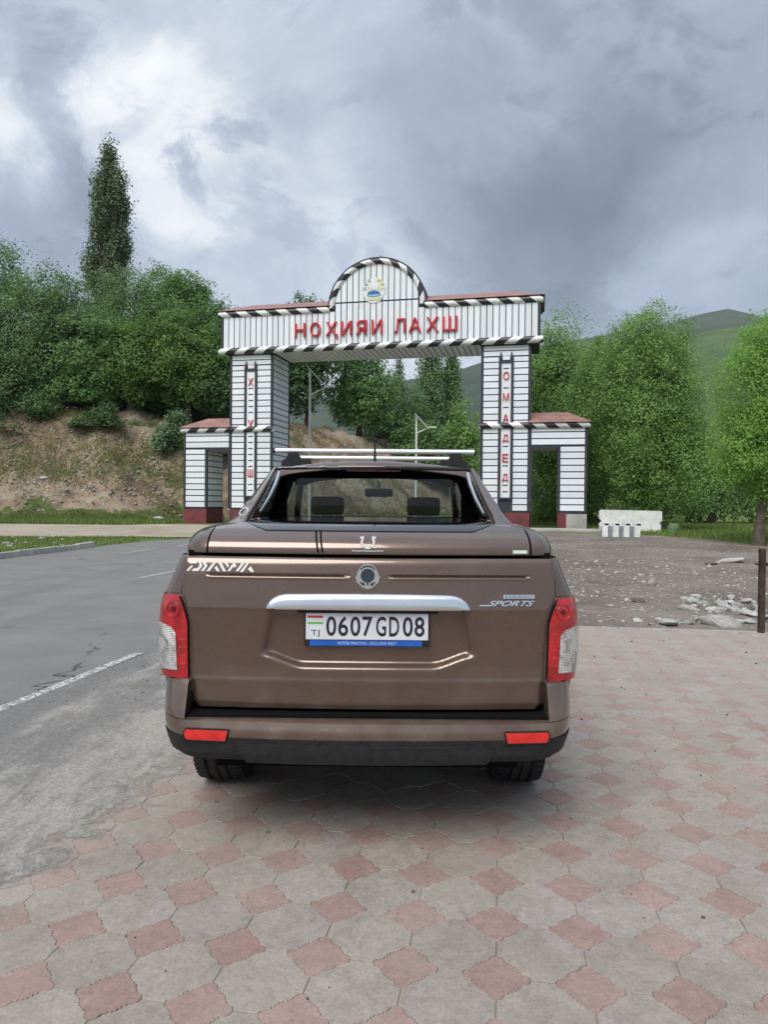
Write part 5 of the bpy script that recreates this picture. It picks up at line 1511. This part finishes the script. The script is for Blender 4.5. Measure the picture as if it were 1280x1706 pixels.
shrub('dark bush under the trees in the middle of the bank', -20.6, 51.4, 1.7, 1.8, 'leaf_deep', 22)
shrub('sprawling dark bush under the leaning dull green tree', -26.0, 50.6, 2.4, 2.0, 'leaf_deep', 24, 130)
shrub('dark bush at the head of the bank near the left wing', -13.4, 52.4, 1.6, 2.2, 'leaf_deep', 27, 110)
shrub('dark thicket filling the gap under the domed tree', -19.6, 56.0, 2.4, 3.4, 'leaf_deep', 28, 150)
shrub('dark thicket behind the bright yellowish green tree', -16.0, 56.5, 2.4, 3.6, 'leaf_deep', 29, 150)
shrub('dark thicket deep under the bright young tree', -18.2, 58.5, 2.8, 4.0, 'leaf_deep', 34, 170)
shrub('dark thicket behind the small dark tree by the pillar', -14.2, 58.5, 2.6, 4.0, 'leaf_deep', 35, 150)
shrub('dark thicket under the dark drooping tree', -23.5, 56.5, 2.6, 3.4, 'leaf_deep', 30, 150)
# the tall poplar
pl = []
rpl = random.Random(8)
for t in np.linspace(0, 1, 64):
    wd = float(np.interp(t, [0, .25, .55, .85, 1], [1.8, 2.4, 2.75, 2.0, .9])); a_ = rpl.uniform(0, 6.28)
    pl.append((-30.3 + .9 * t + wd * .6 * math.cos(a_), 76 + wd * .5 * math.sin(a_), 14 + 24.5 * t, wd * rpl.uniform(.22, .42), wd * .4, rpl.uniform(1.1, 2.2)))
pl += [(-30.3 + .8 * t, 76, 14 + 24 * t, 1.0 * (1.1 - t * .8), 1.0, 2.4) for t in np.linspace(0, .95, 8)]
tree('very tall dark slender poplar rising above the wood', (-29.9, 76, bh(-29.9, 76) - .2), pl, 0.27, 1350, 30, 'leaf_poplar', 31, 0.42, name='poplar', upright=1.2, clump=0.16, shell=0.6, limb_n=1)
# trees beyond the gateway
def far(label, x, y, lobes, mat, seed, n=300, leaf=0.30, r=0.3, **k):
    n = int(n * 1.6)
    tree(label, (x, y, bh(x, y) - .2), lobes, leaf, n, 26, mat, seed, r, group='trees beyond the gateway', **k)
far('dark tree behind the left street lamp beyond the gateway', -7.4, 68, [(-7.2, 68, 16.5, 3.0, 2.8, 4.6), (-8.6, 68, 13, 2.6, 2.4, 3)], 'leaf_deep', 41, 420)
far('dark tree right of the left street lamp beyond the gateway', -2.6, 72, [(-2.6, 72, 15.4, 2.4, 2.4, 5.0), (-1.4, 71, 12, 2.6, 2.4, 3.4), (-3.8, 72, 12.0, 2.0, 2.2, 2.6)], 'leaf_mid', 42, 420)
far('green tree filling the middle of the gateway opening', 1.6, 78, [(1.2, 78, 11.0, 3.0, 2.6, 5.0), (3.0, 77, 8.4, 2.8, 2.4, 4.4), (0, 77, 8, 2.6, 2.4, 4)], 'leaf_bank', 43, 460)
pp = lambda x, y, z0, z1, w: [(x, y, z0 + (z1 - z0) * t, w * (1 - .6 * t ** 2), w * (1 - .6 * t ** 2), (z1 - z0) * .16) for t in np.linspace(.1, .95, 6)]
far('broad poplar left of the second pole, beyond the gateway', 5.4, 82, pp(5.3, 82, 4, 20.5, 2.5), 'leaf_bank', 44, 380, upright=1.2, name='poplar')
far('slim poplar in front of the grey mountain, beyond the gateway', 7.9, 83, pp(7.9, 83, 3, 20, 1.5), 'leaf_bank', 45, 280, upright=1.2, name='poplar')
far('thin distant poplar spire in the middle of the gateway opening', 2.2, 112, pp(2.2, 112, 8, 24.5, 1.1), 'leaf_poplar', 46, 200, upright=1.2, name='poplar')
far('pale green tree nearest the right pillar inside the gateway opening', 8.6, 74, [(8.2, 74, 7.4, 2.0, 2.0, 4.6), (6.8, 74, 5.6, 2.0, 2.0, 4.0)], 'leaf_willow', 47, 300)
far('low dark tree in the shade behind the second pole', 4.6, 72, [(4.6, 72, 5.8, 2.6, 2.2, 3.6), (2.4, 72, 6.8, 2.2, 2.0, 3.0)], 'leaf_mid', 48, 300)

# ------------------------------------------------------------------ grass, stones, litter
def blades(name, label, n, sampler, h, w, mat, seed, zf):
    rng = np.random.default_rng(seed); x, y = sampler(rng, n); n = len(x)
    z = zf(x, y); a = rng.uniform(0, 2 * PI, n); hh = h * rng.uniform(.4, 1.3, n); ww = w * rng.uniform(.6, 1.4, n)
    p = np.stack([x, y, z], 1); t = np.stack([np.cos(a), np.sin(a), np.zeros(n)], 1) * ww[:, None]
    lean = rng.normal(size=(n, 3)) * .35; lean[:, 2] = 1; tip = p + lean * hh[:, None]
    V = np.stack([p - t, p + t, tip], 1).reshape(-1, 3)
    me = np_mesh(name, V, np.arange(n * 3).reshape(n, 3), MAT[mat], {'shade': rng.random(n)})
    o = link(bpy.data.objects.new(name, me)); tag(o, label, 'grass', kind='stuff'); return o
gzn = lambda x, y: np.array([gz(float(q)) for q in y]) - 0.04
def in_poly(x, y, poly):
    c = np.zeros(x.shape, bool); n = len(poly)
    for i in range(n):
        x0, y0 = poly[i]; x1, y1 = poly[i - 1]
        c ^= ((y0 > y) != (y1 > y)) & (x < (x1 - x0) * (y - y0) / (y1 - y0 + 1e-12) + x0)
    return c
def poly_sampler(poly, clump=0.0):
    xs_ = [p[0] for p in poly]; ys_ = [p[1] for p in poly]
    def f(rng, n):
        x = rng.uniform(min(xs_), max(xs_), n * 3); y = rng.uniform(min(ys_), max(ys_), n * 3); k = in_poly(x, y, poly)
        if clump: k &= (vnoise(x * 1.4, y * 1.4, 77) + rng.uniform(-.5, .5, len(x))) > clump
        return x[k][:n], y[k][:n]
    return f
blades('lawn', 'bright green lawn under the trees on the right', 60000, poly_sampler([(14.3, 25.3), (14.0, 29.0), (12.6, 31.9), (10.6, 33.6), (11.2, 40), (14, 55), (40, 55), (34, 24), (20, 22)]), .17, .022, 'grass_blade', 1, gzn)
blades('grass_strip', 'green grass strip along the foot of the bank', 45000, poly_sampler([(-48, 38.2), (-21, 38.6), (-14, 38.9), (-12.6, 40.5), (-12.6, 45), (-24, 43.2), (-48, 42)], -.35), .24, .025, 'grass_blade', 2, lambda x, y: np.maximum(gzn(x, y), bank_h(x, y) - .05))
blades('verge_grass', 'patchy grass on the verge behind the kerb', 14000, poly_sampler([(-15, 18.2), (-9.95, 18.2), (-9.5, 23.2), (-8.9, 25.9), (-7.6, 27.6), (-10.6, 28.0), (-16, 27.4)], -.25), .10, .014, 'grass_blade', 3, gzn)
blades('bank_grass', 'tufts of grass on the earth bank', 26000, poly_sampler([(-48, 42), (-24, 43), (-12.6, 46.5), (-12.6, 54), (-30, 54), (-48, 54)], 0.42), .26, .03, 'grass_blade', 4, lambda x, y: bank_h(x, y) - .03)
blades('bank_straw', 'dry straw and scrub on the earth bank', 40000, poly_sampler([(-48, 43), (-24, 44), (-12.6, 47), (-12.6, 53), (-30, 53), (-48, 53)], -0.2), .20, .03, 'dry_grass', 14, lambda x, y: bank_h(x, y) - .03)
blades('mound_grass', 'dry grass on the mound seen through the gateway', 16000, poly_sampler([(-9, 49), (1, 56), (6, 66), (-9, 66)], -.1), .22, .03, 'dry_grass', 5, lambda x, y: bank_h(x, y) - .03)

def rock_mb(seed, sub=1):
    bm = bmesh.new(); bmesh.ops.create_icosphere(bm, subdivisions=sub, radius=1.0); r = random.Random(seed)
    ax_ = [r.uniform(.7, 1.25), r.uniform(.6, 1.1), r.uniform(.35, .7)]
    pl_ = [Vector((r.uniform(-1, 1), r.uniform(-1, 1), r.uniform(-.4, 1))).normalized() for _ in range(5)]
    for v in bm.verts:
        co = v.co.copy()
        for p in pl_:
            d = co.dot(p)
            if d > .62: co -= p * (d - .62)
        co *= r.uniform(.9, 1.08); v.co = Vector((co.x * ax_[0], co.y * ax_[1], co.z * ax_[2]))
    bm.verts.index_update(); m = MB(); m.add([v.co[:] for v in bm.verts], [[v.index for v in f.verts] for f in bm.faces]); bm.free(); return m
ROCKS = [rock_mb(100 + k, 2) for k in range(6)]; SMALL = [rock_mb(200 + k, 1) for k in range(6)]
ROCK_ME = {mt: [q.mesh('stone', MAT[mt], smooth=40) for q in ROCKS] for mt in ('stone', 'stone_pale', 'stone_dark')}
def scatter(name, label, n, sampler, s0, s1, mat, seed, zf, cat='stones'):
    rng = np.random.default_rng(seed); x, y = sampler(rng, n); z = zf(x, y); m = MB(); r = random.Random(seed)
    for k in range(len(x)):
        s = s0 * (s1 / s0) ** (r.random() ** 2.2); mb = SMALL[r.randrange(6)]; a = r.uniform(0, 6.28); ca, sa = math.cos(a) * s, math.sin(a) * s
        m.add([(x[k] + v[0] * ca - v[1] * sa, y[k] + v[0] * sa + v[1] * ca, z[k] + v[2] * s + s * .15) for v in mb.v], mb.f)
    o = m.build(name, MAT[mat]); tag(o, label, cat, kind='stuff'); return o
bz_ = lambda x, y: bank_h(x, y)
scatter('bank_rubble', 'loose stones all over the earth bank', 4200, poly_sampler([(-48, 42.5), (-24, 43), (-12.6, 46.6), (-12.6, 53), (-30, 52), (-48, 51)]), .04, .24, 'stone_earth', 6, bz_)
scatter('mound_rubble', 'loose stones on the mound beyond the gateway', 600, poly_sampler([(-8, 49), (1, 55), (5, 62), (-2, 62), (-8, 58)]), .05, .22, 'stone_earth', 7, bz_)
scatter('gravel', 'small loose gravel over the dirt yard', 2600, poly_sampler([(2.0, 8.75), (9, 8.4), (13, 14), (13.5, 24), (9.5, 32), (4, 32), (2, 20)]), .012, .055, 'stone', 8, lambda x, y: gzn(x, y) + .02)
scatter('pale_gravel', 'pale pebbles strewn over the dirt yard', 420, poly_sampler([(2.0, 8.85), (6, 8.6), (8, 13), (9, 20), (4, 19), (2, 14)]), .018, .075, 'stone_pale', 9, lambda x, y: gzn(x, y) + .02)
scatter('verge_stones', 'pale stones lying in the verge grass', 160, poly_sampler([(-15, 18.2), (-10, 18.3), (-9.0, 25), (-11, 27.8), (-16, 27)]), .05, .16, 'stone_pale', 10, gzn)
scatter('paving_grit', 'dark crumbs of soil scattered over the paving', 620, poly_sampler([(-1.3, 1.0), (4.5, 1.0), (5.5, 8.3), (-0.4, 8.6)]), .003, .019, 'stone_dark', 11, lambda x, y: np.full(x.shape, .005))
scatter('apron_grit', 'dark grit along the dusty road edge', 520, poly_sampler([(-2.9, 4.2), (-2.3, 6.9), (-1.0, 6.0), (-1.55, 3.1), (-2.4, 2.6)], 0.1), .003, .013, 'stone_dark', 12, lambda x, y: np.full(x.shape, .008))
def stone(x, y, s, mat, label, group=None, zs=1.0, seed=0, sink=.12, z=None):
    r = random.Random(seed + int(x * 97 + y * 13)); o = link(bpy.data.objects.new('stone', ROCK_ME[mat][r.randrange(6)]))
    o.location = (x, y, (gz(y) - .02 if z is None else z) + s * .45 * zs - sink * s); o.scale = (s, s, s * zs); o.rotation_euler = (r.uniform(-.2, .2), r.uniform(-.2, .2), r.uniform(0, 6.28))
    tag(o, label, 'stone', group); return o
rr_ = random.Random(5)
for k in range(60):
    a = rr_.gauss(0, 1); b = rr_.gauss(0, 1)
    stone(5.15 + a * .42 + b * .1, 10.1 + b * .62, rr_.uniform(.035, .12), 'stone_pale' if rr_.random() < .75 else 'stone', 'pale broken stone in the rubble heap beside the metal post', 'rubble heap stones', seed=k)
for k in range(26):
    stone(3.75 + rr_.gauss(0, .20), 9.12 + rr_.gauss(0, .13), rr_.uniform(.02, .07), 'stone_pale' if rr_.random() < .6 else 'stone', 'small broken stone in the low heap at the paving edge', 'paving edge stones', seed=200 + k)
stone(4.30, 9.02, .30, 'stone', 'large flat topped stone at the paving edge', zs=.5, seed=1)
stone(3.62, 8.98, .17, 'stone_pale', 'pale blocky stone at the left end of the low heap', zs=.8, seed=2)
stone(5.15, 13.5, .12, 'stone_pale', 'round pale stone alone in the middle of the gravel', zs=1.2, seed=3)
stone(4.0, 11.1, .10, 'stone_dark', 'small dark stone lying in front of the gravel', seed=4)
stone(8.5, 18.4, .24, 'stone_dark', 'flat dark slab lying far out on the gravel', zs=.35, seed=5)
stone(9.4, 19.3, .42, 'stone_pale', 'long pale broken slab lying on the gravel', zs=.4, seed=6)
stone(-14.4, 45.2, .42, 'stone_pale', 'pale boulder at the foot of the bank by the left wing', zs=.7, seed=7, z=bh(-14.4, 45.2))
stone(-22.5, 46.6, .36, 'stone_pale', 'pale boulder low on the left bank', zs=.6, seed=8, z=bh(-22.5, 46.6))

# ------------------------------------------------------------------ street furniture
pm('lamp_paint', (0.76, 0.77, 0.76), 0.45, var=0.08)
pm('panel_blue', (0.02, 0.025, 0.06), 0.15, coat=0.5)
pm('white_wash', (0.68, 0.68, 0.66), 0.85, var=0.12, scale=3, bmp=0.3, bscale=25)
pm('gap_shade_grey', (0.22, 0.24, 0.27), 0.85, var=0.2, scale=6)  # flat grey for the shade in the gaps of the post block
pm('blue_paint', (0.02, 0.10, 0.42), 0.5, var=0.15)
pm('rusty_steel', (0.055, 0.036, 0.027), 0.75, metal=0.3, var=0.45, scale=12, bmp=0.3, bscale=60)
pm('green_drum', (0.10, 0.17, 0.07), 0.7, var=0.25)
def street_lamp(x, y, ztop, label):
    zb = bh(x, y); h = ztop - zb
    t = empty('street_lamp', (x, y, zb)); tag(t, label, 'street lamp', 'solar street lamps beyond the gateway')
    MB().tube([(0, 0, -.3), (0, 0, h * .5), (0, 0, h)], [.10, .085, .07], 10).build('pole', MAT['lamp_paint'], t, smooth=60)
    MB().tube([(0, 0, h * .83), (.55, 0, h * .86), (1.15, 0, h * .89)], .045, 8).build('arm', MAT['lamp_paint'], t, smooth=60)
    MB().rbox(1.05, 1.65, -.12, .12, h * .885, h * .885 + .09, .02).build('lamp_head', MAT['lamp_paint'], t)
    m = MB(); m.prism_xz([(-.15, h + .16), (.85, h - .92), (.89, h - .88), (-.11, h + .20)], -.45, .45); m.build('solar_panel', MAT['panel_blue'], t)
    m = MB(); m.prism_xz([(-.17, h + .14), (.87, h - .98), (.88, h - .93), (-.16, h + .18)], -.50, .50); m.build('panel_frame', MAT['lamp_paint'], t)
street_lamp(-4.98, 47.0, 10.3, 'near white solar street lamp beside the grassy mound')
street_lamp(2.62, 58.5, 8.7, 'far white solar street lamp in front of the green trees')

# white concrete barrier with notched ends
bar = MB()
poly = [(0.06, 0), (2.95, 0), (2.98, .40), (2.90, .52), (3.02, .64), (3.02, 1.06), (2.96, 1.12), (.1, 1.16), (0, 1.08), (0, .72), (.12, .58), (0, .44)]
bar.prism_xz(poly, 0, .35)
o = bar.build('concrete_barrier', MAT['white_wash']); o.location = (10.95, 35.9, .10); o.rotation_euler = (0, 0, -R(9))
tag(o, 'long low white concrete barrier with notched ends under the tree', 'barrier')
blk = empty('concrete_block', (9.55, 30.9, gz(30.9) - .02), -R(4)); tag(blk, 'small white concrete block of four upright posts in front of the long barrier', 'block')
MB().box(0.02, 1.63, .12, .40, 0, .46).build('gap_shade_panel', MAT['gap_shade_grey'], blk)  # plate behind the posts; shade between them is put into its colour
for k in range(4):
    x0 = k * .46 * 1.0
    MB().rbox(x0, x0 + .24, -.02, .125, 0, .50, .008).build('post', MAT['white_wash'], blk)
    cp = MB().rbox(x0 + .10, x0 + .40, .20, .42, .461, .62, .01).build('cap', MAT['white_wash'], blk)
    MB().box(x0 + .14, x0 + .32, .194, .202, .50, .58).build('opening', MAT['black_matt'], cp)
drum = MB(); drum.lathe([(.0, 0), (.24, 0), (.27, .3), (.25, .45), (.18, .52), (.0, .55)], 0, 0, 14, 'z')
d_ = drum.build('garbage_sack', MAT['green_drum'], smooth=40); d_.location = (14.1, 34.4, .1); tag(d_, 'small green sack standing at the right end of the white barrier', 'sack')

# metal railing at the right edge
rail = empty('metal_railing', (4.50, 8.40, 0)); tag(rail, 'rusty brown metal railing with thin rails at the right picture edge', 'railing')
for x in (0, 2.4):
    MB().box(x - .03, x + .03, -.03, .03, -.1, 1.0).build('post', MAT['rusty_steel'], rail)
for z in (.81, .17): MB().box(.031, 2.369, -.018, .018, z - .018, z + .018).build('rail', MAT['rusty_steel'], rail)
MB().box(-.08, -.031, -.012, .012, .805, .825).build('rail_stub', MAT['rusty_steel'], rail)

# blue picket fence glimpsed through the right walk-through
fence = empty('blue_fence', (11.2, 52.4, 0.9), R(14)); tag(fence, 'blue picket fence seen through the right walk-through', 'fence')
for k in range(9):
    piece('picket', fence, k * .24, k * .24 + .13, 0, .04, .2 + k * .07, 1.35 + k * .10, MAT['blue_paint'])
m = MB(); m.prism_xz([(0, .5), (2.1, 1.1), (2.1, 1.2), (0, .6)], .045, .08); m.prism_xz([(0, 1.0), (2.1, 1.8), (2.1, 1.9), (0, 1.1)], .045, .08); m.build('fence_rail', MAT['blue_paint'], fence)
m = MB(); rows = []
for i in range(21):
    rows.append([(8.5 + 7 * j / 20, 45.5 + 9 * i / 20, .19 + 1.5 * sst(0, .8, i / 20) * sst(0, .3, j / 20) * sst(1.0, .8, j / 20)) for j in range(21)])
m.grid(rows); o = m.build('grassy_rise', MAT['grass_ground'], smooth=60); o['kind'] = 'structure'
blades('rise_grass', 'green grass on the rise behind the right walk-through', 9000, poly_sampler([(8.8, 45.6), (15, 45.6), (15, 53), (8.8, 53)]), .16, .025, 'grass_blade', 15,
       lambda x, y: np.array([.19 + 1.5 * sst(0, .8, (b - 45.5) / 9) * sst(0, .3, (a - 8.5) / 7) * sst(1.0, .8, (a - 8.5) / 7) for a, b in zip(x, y)]))

# pale houses of a village far up the slope
def slope_house(px, py, D, s, k):
    az = (px - 640) / 1180; L = math.sqrt(1 + az * az); x, y = az / L * D, D / L
    z = 1.5 + (838 - py) / 1180 * y
    m = MB(); m.box(-s, s, -s * .6, s * .6, -6, s * .7); m.prism_yz([(-s * .7, s * .7), (s * .7, s * .7), (0, s * 1.2)], -s * 1.05, s * 1.05)
    o = m.build('village_house', MAT['white_wash']); o.location = (x, y, z); tag(o, 'tiny pale house of the village high on the far green slope', 'house', 'village on the slope')

# ------------------------------------------------------------------ the air
hz = bpy.data.materials.new('haze'); hz.use_nodes = True; N = NT(hz.node_tree); N.n.clear()
out = N.new('ShaderNodeOutputMaterial'); pv = N.new('ShaderNodeVolumePrincipled')
pv.inputs['Color'].default_value = (0.80, 0.88, 1.0, 1); pv.inputs['Density'].default_value = HAZE_DENSITY; pv.inputs['Anisotropy'].default_value = 0.2
N.l.new(pv.outputs[0], out.inputs['Volume'])
o = MB().box(-3700, 3700, -450, 3800, -9.5, 800).build('haze', hz); o['kind'] = 'stuff'; o['label'] = 'thin blue haze filling the valley air'; o['category'] = 'haze'
